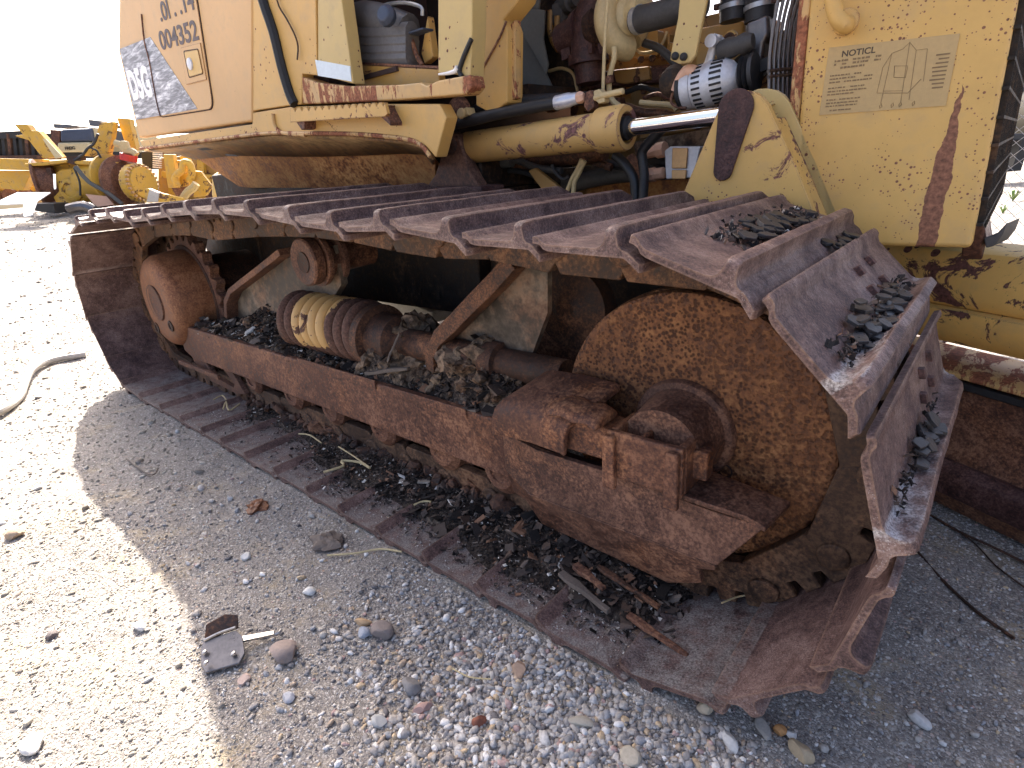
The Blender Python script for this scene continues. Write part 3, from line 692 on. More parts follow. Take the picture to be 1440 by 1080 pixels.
MB().tube([A(x, y, Y=.738) for x, y in [(712, 30), (703, 52), (685, 85), (672, 108)]], .0035, 6).build('weld_seam', 'rustframe', post)
MB().tube([A(x, y, Y=.738) for x, y in [(664.5, BT/3), (664.5, 50), (662, 105), (663, 130)]], .012, 8).build('door_seal', 'black', DOZ)
plate('pillar_edge', 'sill', [(713, 40), (713, 144), (725, 138), (724, 27)], .765, .03, post)
seat = MB()
def rib(x0, x1, y, r, Y, mi=0, dip=.01): seat.tube([A(x0, y, Y=Y), A((2*x0+x1)/3, y+2, Y=Y-.01), A((x0+2*x1)/3, y+1, Y=Y-.01), A(x1, y, Y=Y)], r, 10, mi)
for y, r in ((80, .035), (70, .036), (59, .036), (47, .036)): rib(502, 580, y, r, .70)
seat.tube([A(500, 30, Y=.72), A(520, 26, Y=.71), A(545, 33, Y=.71), A(575, 45, Y=.72)], .055, 12)
sea = seat.build('operator_seat', 'seatblack', DOZ)
mb = MB(); mb.lathe(A(548, 25, Y=.64), (.3, -1, .2), [(0, 0), (0, .03), (.02, .034), (.04, .022), (.04, 0)], 14); mb.build('control_lever', 'bluegrey', DOZ, .006)
MB().box(tuple(A(568, 50, Y=.68)), tuple(A(594, 38, Y=.68)+Vector((.0, .05, .0)))).build('control_box', 'bluegrey', DOZ, .006)
MB().tube([A(x, y, Y=.71) for x, y in [(505, 12), (530, 12), (545, 6), (570, 4), (592, 10), (594, 22)]], .006, 6).build('handle_rod', 'galv', DOZ)
MB().prism([A(x, y, Y=.74) for x, y in [(601, 22), (609, 80), (597, 90), (592, 75)]], (0, .03, 0)).build('seat_bracket', 'yellow', DOZ, .003)
MB().tube([A(x, y, Y=.70) for x, y in [(572, 38), (580, 60), (586, 78), (594, 92)]], .008, 6).build('rusty_linkage', 'rustframe', DOZ)
mb = MB(); mb.prism([A(x, y, Y=.72) for x, y in [(488, 42), (503, 55), (505, 80), (501, 82), (500, 58), (486, 56)]], (0, .03, 0)); mb.build('seat_arm', 'yellowdirty', DOZ, .003)
mb = MB(); mb.box((-1.9, 1.15, 1.20), (-.80, 1.20, 2.2)); mb.box((-1.559, .87, 1.20), (-.82, 1.149, 1.24)); mb.build('cab_back', 'oily', DOZ)

# ------------------------------------------------------------------ lift cylinder, bracket, guard, blade arm
YC = .80
ca, cb = A(656, 208, Y=YC), A(852, 184, Y=YC)
def rpx(p, px): return px*depth(p)/FPX/2
ax = (cb-ca).normalized(); Lc = (cb-ca).length
ra, rb = rpx(ca, 40), rpx(cb, 60)
rc = (ra+rpx(cb, 52))/2
mb = MB(); mb.lathe(ca, ax, [(0, 0), (0, rc*.86), (.012, rc), (Lc-.02, rc)], 40)
cyl_ = mb.build('lift_cylinder', 'yelloworn', DOZ)
cc = A(846, 184, Y=YC); ce = A(884, 180, Y=YC); Lk = (ce-cc).length
mb = MB(); mb.lathe(cc-ax*.004, ax, [(-.006, rc*.98), (0, rc*1.16), (.006, rc*1.2), (Lk-.012, rc*1.2), (Lk, rc*1.12), (Lk, rc*.80), (Lk-.05, rc*.72), (Lk-.05, 0)], 40)
mb.build('end_cap', 'yelloworn', cyl_)
re = A(1030, 161, Y=YC-.02); r0 = ce-ax*.03
mb = MB(); rr = rpx(A(930, 175, Y=YC), 22); mb.cyl(r0, re, rr, 28); mb.build('piston_rod', 'chrome', cyl_)
mb = MB(); mb.lathe(r0, ax, [(0, rr*1.5), (.03, rr*1.5), (.034, rr*1.15), (.05, rr*1.1)], 24); mb.build('rod_seal', 'black', cyl_)
# trunnion lug at the cylinder's left end
lug = plate('cylinder_lug', 'rustbrown', [(600, 262), (612, 245), (618, 225), (622, 203), (627, 191), (634, 186.5), (642, 189), (647, 198), (651, 214), (657, 232), (665, 248), (674, 262), (674, 275), (600, 275)], .735, .05, bevel=.006)
MB().lathe(A(634, 205, Y=.735), (0, -1, 0), [(0, .030), (.006, .028), (.009, .020), (.005, .012), (.005, 0)], 24).build('pin', 'rustdark', lug)
plate('lug_base', 'darkiron', [(596, 262), (676, 262), (678, 272), (594, 272)], .70, .12)
# rod-end bracket: two yellow side plates with a web between them
apex = [(1016, 140), (1023, 132), (1034, 127.5), (1047, 126.5), (1060, 129), (1071, 136), (1080, 148)]
br = plate('lift_bracket', 'bracket', [(955, 285), (1016, 140)]+apex[1:]+[(1120, 235), (1150, 312), (1100, 312), (960, 300)], .715, .026, bevel=.003)
back = MB().prism([p+Vector((.022, .085, .004)) for p in [A(x, y, Y=.715) for x, y in [(955, 320)]+apex+[(1120, 235), (1165, 345), (960, 345)]]], (0, .022, 0)).build('bracket_plate', 'yellowpale', br, .003)
w = [A(x, y, Y=.741) for x, y in [(1086, 165), (1120, 240), (1149, 312)]]
mb = MB(); mb.prism([w[0], w[1], w[2], w[2]+Vector((.012, .06, 0)), w[1]+Vector((.012, .06, 0)), w[0]+Vector((.012, .06, 0))], (-.014, 0, -.004)); mb.build('bracket_web', 'bracket', br, .002)
tc, tb_ = A(1034, 152, Y=.708), A(1016, 240, Y=.708)
def tear(c1, r1, c2, r2, n=14):
    d = (c2-c1); a0 = math.atan2(d.z, d.x); out = []
    for i in range(n+1):
        a = a0+PI/2+PI*i/n; out.append(c1+Vector((math.cos(a), 0, math.sin(a)))*r1)
    for i in range(n+1):
        a = a0-PI/2+PI*i/n; out.append(c2+Vector((math.cos(a), 0, math.sin(a)))*r2)
    return out
MB().prism(tear(tc, rpx(tc, 50), tb_, rpx(tb_, 27)), (0, .0068, 0)).build('lock_plate', 'darkiron', br, .002)
MB().lathe(A(1083, 157, Y=.80), (.9, -.5, .3), [(0, 0), (0, .018), (.012, .02), (.014, .012), (.004, .01), (.004, 0)], 18).build('grease_boss', 'yellowpale', br)

# radiator guard
YG = .80
gx0, gx1 = A(1108, 330, Y=YG).x, .418
guard = MB().prism([(gx0, YG, .752), (gx1, YG, .752), (.388, YG, 2.05), (gx0-.02, YG, 2.05), (gx0-.004, YG, 1.30)], (0, .05, 0)).build('radiator_guard', 'guard', DOZ, .012, 3)
MB().box((gx0-.03, YG+.012, .76), (gx0-.004, YG+.18, 2.0)).build('guard_flange', 'sill', guard, .004)
MB().box((gx0+.02, YG+.052, .77), (.36, 2.0, 1.98)).build('radiator_core', 'black', DOZ)
# lifting handle
h = [A(x, y, Y=YG-.05) for x, y in [(1168, -60), (1169, -20), (1172, 5), (1177, 24), (1186, 34)]]+[A(1190, 36, Y=YG-.03), A(1190, 30, Y=YG+.01)]
MB().tube(h, .0165, 14).build('grab_handle', 'yellow', guard)
MB().lathe(A(1190, 31, Y=YG), (0, -1, 0), [(-.004, .026), (.004, .026), (.008, .02)], 20).build('handle_foot', 'yellow', guard)
# notice decal, worn: heading, broken lines of small print, faded outline sketch
dc = [A(x, y, Y=YG-.0018) for x, y in [(1152, 162), (1330, 148.5), (1350, 47), (1166, 67)]]
dec = MB().prism(dc, (0, .0016, 0)).build('notice_decal', 'decaltan', guard)
uu = (dc[1]-dc[0]); vv = (dc[3]-dc[0])
def DP(u, v, out=.0026): return dc[0]+uu*u+vv*v+Vector((0, -(out-.0018), 0))
hd = text('lettering', 'NOTICL', 'decalinkdark', DP(.115, .84, .0020), uu, vv, .0165, dec, .0002)
bpy.context.view_layer.update(); hd.scale = ((uu.length*.27)/hd.dimensions.x, 1, 1)
pr = MB(); rr_ = random.Random(3)
for i, v in enumerate([.775, .725, .67, .57, .52, .47, .385, .335, .29, .21, .16, .115, .05]):
    u = .045+.02*(i in (0, 1, 2)); end = .44 if i in (0, 1) else rr_.uniform(.30, .42)
    while u < end:
        l = rr_.uniform(.008, .035)
        if rr_.random() < .85:
            a, b = DP(u, v), DP(min(u+l, end), v); hh = vv*(.028 if i < 3 else .020)
            pr.prism([a, b, b+hh*rr_.uniform(.8, 1.1), a+hh], (0, .0008, 0))
        u += l+rr_.uniform(.004, .012)
for i in range(9):
    a = DP(.86+rr_.uniform(-.02, .02), .25+i*.055); b = DP(.95, .25+i*.055); pr.prism([a, b, b+vv*.02, a+vv*.02], (0, .0008, 0))
pr.build('fine_print', 'decalink', dec)
sk = MB()
def L(*uv):
    sk.tube([DP(u, v, .0022) for u, v in uv], .00055, 4, smooth=0)
L((.47, .62), (.52, .80), (.60, .84), (.64, .92), (.70, .80), (.78, .80)); L((.47, .62), (.46, .26), (.70, .22), (.78, .40)); L((.52, .80), (.505, .10)); L((.64, .92), (.66, .10)); L((.505, .28), (.66, .26)); L((.70, .80), (.72, .12)); L((.56, .62), (.66, .60), (.66, .44), (.57, .46), (.56, .62)); L((.78, .80), (.80, .36))
for u in (.50, .59, .65, .75): L((u, .07), (u+.012, .10), (u+.02, .06), (u+.005, .03), (u, .07))
sk.build('outline_sketch', 'decalink', dec)
# grille, seen edge on: deep square mesh of bars on the front face
gr = MB()
zs = np.arange(.80, 2.0, .052); ys = np.arange(.835, 2.0, .06)
for z in zs: gr.box((.400-.0235*(z-.75), .812, z-.003), (.430-.0235*(z-.75), 2.0, z+.003))
for y in ys: gr.prism([(.4005, y-.003, .77), (.4295, y-.003, .77), (.400, y-.003, 2.0), (.371, y-.003, 2.0)], (0, .006, 0))
gr.build('grille', 'oily', DOZ)
MB().prism([(.40, .82, .80), (.432, .82, .80), (.440, .86, .765), (.40, .86, .765)], (0, .02, -.05)).build('grille_foot', 'rustframe', DOZ, .004)
MB().prism([A(1383, 335, Y=.83), A(1400, 330, Y=.83), A(1416, 313, Y=.83), A(1410, 330, Y=.83), A(1398, 346, Y=.83), A(1386, 349, Y=.83)], (.02, .10, 0)).build('rubber_flap', 'rubberdusty', DOZ, .003)

# blade arm and blade, running out to the right in front of the tracks
def arm(p): return 1.18-.548*(p-.218)
P0, P1 = -.05, 1.7
def AP(x, off, z): # point beside the arm's front face (off = metres behind it)
    n = Vector((.548, 1, 0)).normalized(); return Vector((x, arm(x), z))+n*off
def beam(mb, prof, x0=P0, x1=P1): mb.loft([[AP(x0, o, z) for o, z in prof], [AP(x1, o, z) for o, z in prof]])
mb = MB(); beam(mb, [(0, .570), (-.004, .60), (.0, .680), (.012, .698), (.03, .705), (.16, .705), (.16, .555), (.012, .555)])
armo = mb.build('blade_arm', 'yellowbeam', DOZ, .004)
mb = MB(); beam(mb, [(.004, .545), (-.012, .553), (-.012, .530), (.0, .495), (.03, .455), (.10, .43), (.16, .43), (.16, .5545), (.012, .5545)])
mb.build('arm_flange', 'yellowbeam', armo, .004)
mb = MB(); beam(mb, [(.02, .365), (.0, .372), (.0, .384), (.03, .392), (.20, .392), (.20, .365)]); blade_lip = mb
mb2 = MB(); beam(mb2, [(.02, .335), (.03, .3645), (.20, .3645), (.20, .02), (.02, -.02), (.0, .03), (.03, .09), (.05, .22)])
blade = mb2.build('blade', 'rustframe', DOZ, .004)
blade_lip.build('blade_edge', 'sill', blade, .003)
mb = MB(); beam(mb, [(.015, .338), (.004, .345), (.004, .362), (.015, .3635), (.03, .35)]); mb.build('blade_seal', 'rubber', blade)
mb = MB(); beam(mb, [(-.012, .035), (-.018, .06), (-.010, .105), (.02, .125), (.04, .12), (.02, .03)]); mb.build('cutting_edge', 'darkiron', blade, .003)
bn = MB()
for x, z in ((.24, .72),): bn.lathe(AP(x+.09, .05, .705), (0, 0, 1), [(0, .022), (.010, .020), (.012, .012), (.03, .011), (.03, 0)], 14)
bn.build('arm_bolt', 'rustdark', armo)

# ------------------------------------------------------------------ engine bay
et = A(930, 36, Y=1.36).z
mb = MB(); mb.box((-1.0, 1.36, .70), (-.30, 1.75, et)); mb.box((-.2999, 1.34, .70), (.02, 1.75, A(1010, 60, Y=1.34).z)); mb.box((-.75, 1.28, 1.10), (-.12, 1.3395, 1.20)); eng = mb.build('engine_block', 'engine', DOZ, .012)
mb = MB(); mb.box((-.85, 1.24, .70), (.02, 1.355, .93)); mb.build('oil_pan', 'orangebody', DOZ, .01)
plate('dividing_panel', 'greypanel', [(722, -60), (722, 150), (790, 152), (768, 105), (752, 60), (765, -60)], 1.06, .012)
plate('dividing_panel', 'greypanel', [(724, 8), (765, 14), (763, 55), (770, 90), (767, 104), (735, 50), (725, 40)], 1.03, .012)
mb = MB(); mb.box((-.98, 1.075, .92), (-.55, 1.35, .97)); mb.build('starter_bed', 'oily', DOZ)
# exhaust manifold and rail
ex = plate('exhaust_manifold', 'darkiron', [(750, 110), (800, 106), (860, 98), (915, 92), (955, 88), (958, 112), (915, 118), (860, 122), (800, 130), (750, 134)], 1.20, .08, bevel=.012)
plate('manifold_flange', 'engine', [(783, 108), (797, 107), (797, 130), (784, 131)], 1.19, .02, ex)
plate('manifold_flange', 'engine', [(862, 99), (912, 93), (914, 112), (880, 118), (866, 116)], 1.185, .02, ex)
plate('rocker_cover', 'engine', [(770, 76), (810, 72), (812, 100), (772, 104)], 1.22, .08, eng)
plate('rocker_cover', 'yellowdirty', [(888, 45), (925, 42), (925, 78), (890, 82)], 1.25, .05, eng)
plate('rocker_cover', 'yellowdirty', [(795, -30), (822, -30), (822, 30), (798, 34)], 1.24, .05, eng)
# turbocharger: dark iron turbine housing, cream compressor scroll, hose and clamp
tY = 1.05
c0 = A(800, 52, Y=tY+.02)
mb = MB(); mb.lathe(c0, (.92, -.15, .16), [(-.03, 0), (-.03, .050), (.05, .052), (.055, .062), (.07, .062)], 26); mb.build('exhaust_outlet', 'darkiron', DOZ)
mb = MB(); mb.tube([A(x, y, Y=tY) for x, y in [(858, -14), (842, -6), (831, 12), (826, 35), (825, 60), (827, 84)]], .052, 18, rfun=lambda t: .72+.36*t)
mb.lathe(A(827, 82, Y=tY), (.05, 0, -1), [(-.015, .05), (-.012, .068), (.018, .068), (.02, .05), (.075, .045), (.08, .03)], 20)
mb.obox(A(800, 76, Y=tY-.005), (.018, 0, .002), (0, .02, 0), (-.002, 0, .016)); mb.obox(A(846, 68, Y=tY-.02), (.008, 0, 0), (0, .01, 0), (0, 0, .014)); mb.obox(A(832, 68, Y=tY-.05), (.007, 0, 0), (0, .01, 0), (0, 0, .014))
mb.build('turbine_housing', 'darkiron', DOZ, ang=50)
mb = MB(); mb.lathe(A(846, 36, Y=tY), (.96, -.2, .12), [(-.04, .04), (-.03, .062), (.0, .062), (.004, .045), (.04, .045)], 24); mb.build('bearing_housing', 'rustdark', DOZ)
sc_c = A(884, 24, Y=tY-.03); so = []
mb = MB()
cax = Vector((.93, -.30, .12)).normalized(); u1_ = Vector((0, 0, 1)); u1_ = (u1_-cax*u1_.dot(cax)).normalized(); u2_ = cax.cross(u1_)
pts = []
for i in range(19):
    a = -2.6+2*PI*i/18*.93; R_ = .068+.012*i/18; pts.append(sc_c-cax*.02+(u1_*math.cos(a)+u2_*math.sin(a))*R_)
mb.tube(pts, .034, 16, smooth=2, rfun=lambda t: .75+.35*t)
mb.lathe(sc_c, cax, [(-.05, 0), (-.05, .07), (-.01, .066), (.015, .05), (.02, .040), (.07, .040)], 28)
mb.build('compressor_housing', 'tubecream', DOZ, ang=60)
h0 = A(893, 29, Y=tY-.06); h1 = A(958, 12, Y=tY-.10)
MB().tube([h0, (h0+h1)/2+Vector((0, 0, -.002)), h1, h1+(h1-h0)*.4], .036, 20).build('intake_hose', 'rubberdusty', DOZ)
MB().cyl(h0+(h1-h0)*.03, h0+(h1-h0)*.13, .0385, 24).build('hose_clamp', 'galv', DOZ)
MB().tube([A(x, y, Y=tY-.14) for x, y in [(857, -20), (853.5, 12), (851, 50), (849, 95), (848, 128)]], .0055, 10).build('oil_line', 'tubecream', DOZ)
ol = MB().tube([A(x, y, Y=tY-.11) for x, y in [(863, 66), (864, 80), (860, 95), (857, 110), (857, 128), (862, 142), (872, 150)]], .0085, 10).build('oil_line', 'tubecream', DOZ)
MB().obox(A(855, 112, Y=tY-.125), (.014, 0, .001), (0, .008, 0), (0, 0, .010)).build('line_clip', 'rustframe', ol)
ot = MB().tube([A(x, y, Y=1.10) for x, y in [(775, 14), (774, 40), (778, 58), (786, 70)]], .012, 10).build('oil_line', 'engine', DOZ)
MB().tube([A(x, y, Y=1.09) for x, y in [(784, 22), (783, 45), (788, 62), (798, 72)]], .010, 10).build('oil_line', 'engine', DOZ)
mb = MB(); mb.lathe(A(793, 8, Y=1.12), (1, -.3, .05), [(-.03, .025), (.0, .03), (.04, .03), (.045, .022), (.07, .022)], 16); mb.obox(A(788, 20, Y=1.11), (.02, 0, 0), (0, .02, 0), (0, 0, .03)); mb.build('oil_filter_head', 'rubberdusty', DOZ)
# small fittings crowding the engine side
for k, (x, y) in enumerate([(902, 84), (918, 82), (934, 80), (896, 112), (932, 108), (906, 128), (940, 130), (786, 118), (770, 122)]):
    MB().lathe(A(x, y, Y=1.185), (0, -1, .1), [(0, .012), (.008, .011), (.010, .006), (.010, 0)], 6).build('engine_bolt', 'rustdark', ex)
for k, pts in enumerate([[(890, 62), (900, 74), (918, 72), (932, 60), (938, 44)], [(880, 130), (902, 122), (926, 128), (946, 120)], [(772, 100), (790, 96), (806, 104), (812, 128)], [(905, 138), (925, 132), (940, 138), (958, 132)]]):
    MB().tube([A(x, y, Y=1.17-.01*k) for x, y in pts], (.005, .009, .006, .007)[k], 8).build('fuel_line', ('tubecream', 'rubber', 'tubecream', 'rustframe')[k], DOZ)
mb = MB()
for k in range(5): mb.prism([A(902+k*9, 50-k*.6, Y=1.30), A(906+k*9, 50-k*.6, Y=1.30), A(906+k*9, 80-k, Y=1.30), A(902+k*9, 80-k, Y=1.30)], (0, .05, 0))
mb.build('cover_rib', 'yellowdirty', eng, .003)
plate('side_cover', 'engine', [(885, 118), (945, 112), (950, 150), (888, 156)], 1.24, .03, eng, .008)
plate('side_cover', 'yellowdirty', [(940, 60), (978, 56), (980, 110), (942, 112)], 1.22, .04, eng, .008)
MB().tube([A(x, y, Y=1.0) for x, y in [(700, 205), (740, 214), (780, 222), (830, 226), (860, 236)]], .012, 10).build('hydraulic_pipe', 'rustdark', DOZ)
MB().tube([A(x, y, Y=.95) for x, y in [(690, 246), (720, 240), (748, 246), (770, 262)]], .010, 10).build('hydraulic_hose', 'rubber', DOZ)
for k, pts in enumerate([[(738, 10), (748, 40), (756, 80), (752, 118), (740, 140)], [(905, 60), (930, 70), (955, 98), (960, 130)], [(996, 96), (1012, 88), (1034, 92), (1050, 84)], [(880, 150), (905, 158), (935, 160), (960, 172), (985, 176)], [(838, 226), (870, 232), (910, 224), (950, 232), (990, 226)], [(700, 222), (728, 226), (756, 236), (790, 240)]]):
    MB().tube([A(x, y, Y=(1.12, 1.08, .99, 1.02, 1.03, .93)[k]) for x, y in pts], (.014, .012, .010, .013, .015, .012)[k], 10).build('engine_hose', ('rubber', 'rubberdusty', 'rubber', 'rustdark', 'rubber', 'rubberdusty')[k], DOZ)
for x, y in ((778, 150), (905, 166), (868, 146), (938, 176)): MB().obox(A(x, y, Y=1.13), (.022, 0, .003), (0, .02, 0), (-.003, 0, .016)).build('hose_clip', 'rustframe', DOZ, .003)
# diagonal strap bracket with two bolts
stp = plate('strap_bracket', 'yellowpale', [(961, -60), (1003, -60), (994, 0), (984, 48), (978, 78), (970, 88), (955, 90), (942, 84), (944, 70), (953, 25)], .86, .012, bevel=.003)
for x, y in ((950, 79), (962, 80)): MB().lathe(A(x, y, Y=.86), (0, -1, 0), [(0, .010), (.006, .010), (.010, .005), (.010, 0)], 14).build('bolt', 'black', stp)
mb = MB(); mb.lathe(A(949, 112, Y=.94), (.25, -.9, -.3), [(0, .04), (.04, .038), (.05, .02), (.05, 0)], 18); mb.build('pump_housing', 'oily', DOZ)
mb = MB(); q = [A(x, y, Y=.90) for x, y in [(948, 128), (953, 116), (960, 105), (968, 99), (978, 102)]]; mb.tube(q, .014, 12, rfun=lambda t: .7+.5*t); mb.build('wire_boot', 'copperpink', DOZ)
MB().tube([A(x, y, Y=.905) for x, y in [(949, 126), (945, 134), (944, 144), (952, 150), (965, 152)]], .004, 8).build('wire_lead', 'rustframe', DOZ)
# alternator: finned aluminium case, slots, nose, pulley
aY = .93
ac = A(963, 128, Y=aY); ae = A(1040, 108, Y=aY); aax = (ae-ac).normalized(); aL = (ae-ac).length
mb = MB(); mb.lathe(ac, aax, [(0, .0), (0, .046), (.004, .050), (.030, .052), (.032, .049), (.034, .055), (aL*.55, .058), (aL*.60, .056), (aL*.78, .055), (aL*.90, .044), (aL*.98, .030), (aL, .028)], 40)
alt = mb.build('alternator', 'alu', DOZ)
up = Vector((0, 0, 1)); up = (up-aax*up.dot(aax)).normalized(); sd = aax.cross(up)
mb = MB()
for k in range(10):
    a = -1.2+k*.26
    for s0, s1 in ((.042, .066), (aL*.60, aL*.80)):
        fr_ = Vector((0, -1, 0)); fr_ = (fr_-aax*fr_.dot(aax)).normalized(); u_ = aax.cross(fr_); u_ = u_ if u_.z > 0 else -u_
        rdir = fr_*math.cos(a)+u_*math.sin(a); tdir = fr_*-math.sin(a)+u_*math.cos(a)
        mb.obox(ac+aax*(s0+s1)/2+rdir*.0545, aax*((s1-s0)/2), tdir*.0029, rdir*.0035)
mb.build('cooling_slot', 'black', alt)
mb = MB(); mb.tube([ac+aax*.07+up*.05, ac+aax*.085+up*.085, ac+aax*.10+up*.115], .012, 12); mb.lathe(ac+aax*.09+up*.10, sd, [(-.03, .016), (.03, .016)], 16); mb.build('mounting_ear', 'alu', alt)
mb = MB(); mb.lathe(ac+aax*.14+up*.075, aax, [(-.04, 0), (-.04, .022), (-.01, .026), (.01, .022), (.03, .026), (.05, .018), (.05, 0)], 18); mb.build('terminal_block', 'rubberdusty', alt)
mb = MB(); mb.lathe(ac, -aax, [(0, .05), (.01, .049), (.014, .03), (.02, .03), (.02, 0)], 24); mb.build('end_cover', 'black', alt)
mb = MB(); mb.lathe(ae, aax, [(0, .03), (.01, .048), (.016, .036), (.022, .048), (.028, .036), (.034, .048), (.044, .048), (.044, 0)], 30); mb.build('pulley', 'rubber', alt)
MB().tube([A(x, y, Y=.97) for x, y in [(1043, 128), (1052, 108), (1066, 96), (1084, 88)]], .02, 4).build('drive_belt', 'rubber', DOZ)
MB().tube([A(x, y, Y=.99) for x, y in [(1060, 122), (1066, 106), (1078, 98), (1092, 92)]], .018, 4).build('drive_belt', 'rubber', DOZ)
# lifting eye and water outlet pipes
le = plate('lifting_eye', 'yellow', [(1000, 74), (1022, 44), (1030, 41), (1036, 46), (1037, 76), (1030, 82), (1002, 82)], 1.02, .014)
MB().lathe(A(1025, 55, Y=1.02), (0, -1, 0), [(-.001, .017), (.002, .016), (.002, 0)], 20).build('eye_hole', 'rustdark', le)
plate('cylinder_head', 'yellowdirty', [(978, 40), (1010, 34), (1046, 28), (1050, 110), (975, 120)], 1.14, .10, bevel=.01)
for (x, y0, y1, r, nm) in ((1030, -60, 30, .034, 0), (1068, -60, 30, .038, 1)):
    a, b = A(x+2, y0, Y=1.04), A(x, y1, Y=1.04)
    MB().cyl(a, b, r, 24).build('coolant_hose', 'rubber', DOZ)
    for t in (.70, .80): pass
    q0, q1 = A(x, 6, Y=1.04), A(x, 13, Y=1.04); cl = MB().cyl(q0, q1, r*1.06, 24).build('hose_clamp', 'galv', DOZ)
    MB().obox(q0+Vector((-.03 if not nm else .045, -.01, 0)), (.016, 0, 0), (0, .008, 0), (0, 0, .007)).build('clamp_screw', 'rustdark', cl)
mb = MB(); mb.prism([A(x, y, Y=1.0) for x, y in [(1047, 32), (1080, 18), (1082, 48), (1074, 60), (1072, 88), (1058, 94), (1048, 70)]], (0, .07, 0)); mb.build('thermostat_housing', 'gunmetal', DOZ, .012, 3)
MB().tube([A(x, y, Y=.99) for x, y in [(1047, 78), (1052, 92), (1058, 100)]], .03, 12).build('water_elbow', 'rubberdusty', DOZ)
# fan finger guard: bundle of bent wires with cross rods
fg = MB()
for i in range(6):
    x = 1083+i*6.2
    fg.tube([A(x+26+i*1.5, -50, Y=.90+.012*i), A(x+14+i, -10, Y=.90+.012*i), A(x+6, 30, Y=.90+.012*i), A(x, 75, Y=.90+.012*i), A(x-1, 100, Y=.90+.012*i), A(x-1, 150, Y=.90+.012*i), A(x, 230, Y=.90+.012*i)], .0045, 8)
for y in (98, 106): fg.tube([A(1080, y+2, Y=.895), A(1098, y, Y=.93), A(1114, y-1, Y=.96)], .005, 8, smooth=0)
for i in range(5):
    x = 1108+i*3; fg.tube([A(x+10, -40, Y=1.0+.02*i), A(x+4, 20, Y=1.0+.02*i), A(x, 70, Y=1.0+.02*i)], .004, 6)
fg.build('fan_guard', 'gunmetal', DOZ)
plate('fan_shroud', 'black', [(1092, 60), (1120, 50), (1110, 250), (1075, 260), (1078, 150)], 1.02, .02)
# hoses over the cylinder, fittings
hs = MB().tube([A(586, 181, Y=.72), A(598, 181, Y=.72), A(615, 178, Y=.725), A(650, 172, Y=.73), A(700, 160, Y=.75), A(740, 152, Y=.765), A(784, 144, Y=.78)], .0185, 14).build('hydraulic_hose', 'rubber', DOZ)
MB().tube([A(650, 166, Y=.79), A(680, 152, Y=.80), A(715, 144, Y=.82), A(790, 140, Y=.86), A(830, 138, Y=.9)], .020, 12).build('hydraulic_hose', 'rubber', DOZ)
MB().lathe(A(589, 181, Y=.715), (0, -1, 0), [(-.01, .024), (.001, .024), (.001, .0)], 20).build('hose_grommet', 'black', DOZ)
MB().tube([A(620, 171, Y=.705), A(621, 178, Y=.703), A(621, 184, Y=.706)], .003, 6).build('hose_tie', 'whitesheet', hs)
fa, fb = A(781, 145, Y=.78), A(812, 138, Y=.79)
fx = MB(); fx.lathe(fa, fb-fa, [(0, .019), (.004, .021), (.05, .0205), (.054, .018), ((fb-fa).length, .016)], 20); ft = fx.build('hose_fitting', 'silverfit', DOZ)
fx = MB(); fx.lathe(fb, fb-fa, [(0, .016), (.012, .017), (.022, .012)], 6); fx.build('fitting_nut', 'copperpink', ft)
fx = MB(); q = A(826, 134, Y=.80); fx.prism([A(x, y, Y=.79) for x, y in [(822, 130), (830, 126), (834, 134), (835, 152), (826, 158), (820, 150)]], (0, .03, 0)); fx.build('valve_body', 'rustframe', DOZ, .005)
fx = MB(); fx.tube([A(833, 139, Y=.80), A(850, 134, Y=.80), A(877, 128, Y=.80)], .0085, 12); fx.prism([A(x, y, Y=.795) for x, y in [(834, 128), (842, 125), (850, 132), (850, 144), (842, 146), (835, 140)]], (0, .03, 0)); fx.build('valve_lever', 'tubecream', DOZ, .003)
fx = MB(); fx.obox(A(657, 159, Y=.73), (.02, 0, .004), (0, .02, 0), (-.003, 0, .012)); fx.lathe(A(650, 160, Y=.71), (0, -1, .2), [(0, .018), (.012, .016), (.012, 0)], 12); fx.build('hose_block', 'tubecream', DOZ, .004)
fx = MB(); fx.tube([A(602, 168, Y=.70), A(625, 166, Y=.71), A(645, 158, Y=.72)], .012, 10); fx.lathe(A(648, 158, Y=.75), (0, -1, 0), [(0, .05), (.02, .045), (.03, .02), (.03, 0)], 18); fx.build('pivot_pin', 'rustframe', DOZ)
# clutter under the cylinder
MB().tube([A(x, y, Y=.98) for x, y in [(720, 232), (760, 224), (800, 220), (850, 214)]], .03, 14).build('exhaust_wrap', 'rustdark', DOZ)
MB().tube([A(x, y, Y=.92) for x, y in [(660, 240), (690, 232), (720, 228)]], .018, 12).build('hydraulic_pipe', 'greypanel', DOZ)
MB().tube([A(x, y, Y=1.08) for x, y in [(795, 262), (840, 250), (900, 242), (1000, 236)]], .030, 16).build('coolant_pipe', 'rubberdusty', DOZ)
plate('yellow_strut', 'engine', [(742, 240), (752, 236), (780, 258), (792, 270), (764, 270)], .90, .02)
MB().tube([A(x, y, Y=.90) for x, y in [(818, 224), (812, 238), (804, 252), (798, 268), (790, 256)][:4]], .007, 8).build('fuel_line', 'tubecream', DOZ)
MB().tube([A(x, y, Y=.90) for x, y in [(822, 226), (814, 244), (808, 256), (806, 275)]], .008, 8).build('fuel_line', 'tubecream', DOZ)
MB().tube([A(x, y, Y=.91) for x, y in [(776, 232), (782, 244), (792, 252), (800, 248)]], .006, 8).build('fuel_line', 'rubber', DOZ)
MB().tube([A(x, y, Y=.88) for x, y in [(864, 218), (872, 224), (884, 238), (892, 255), (894, 285)]], .015, 12).build('battery_cable', 'rubber', DOZ)
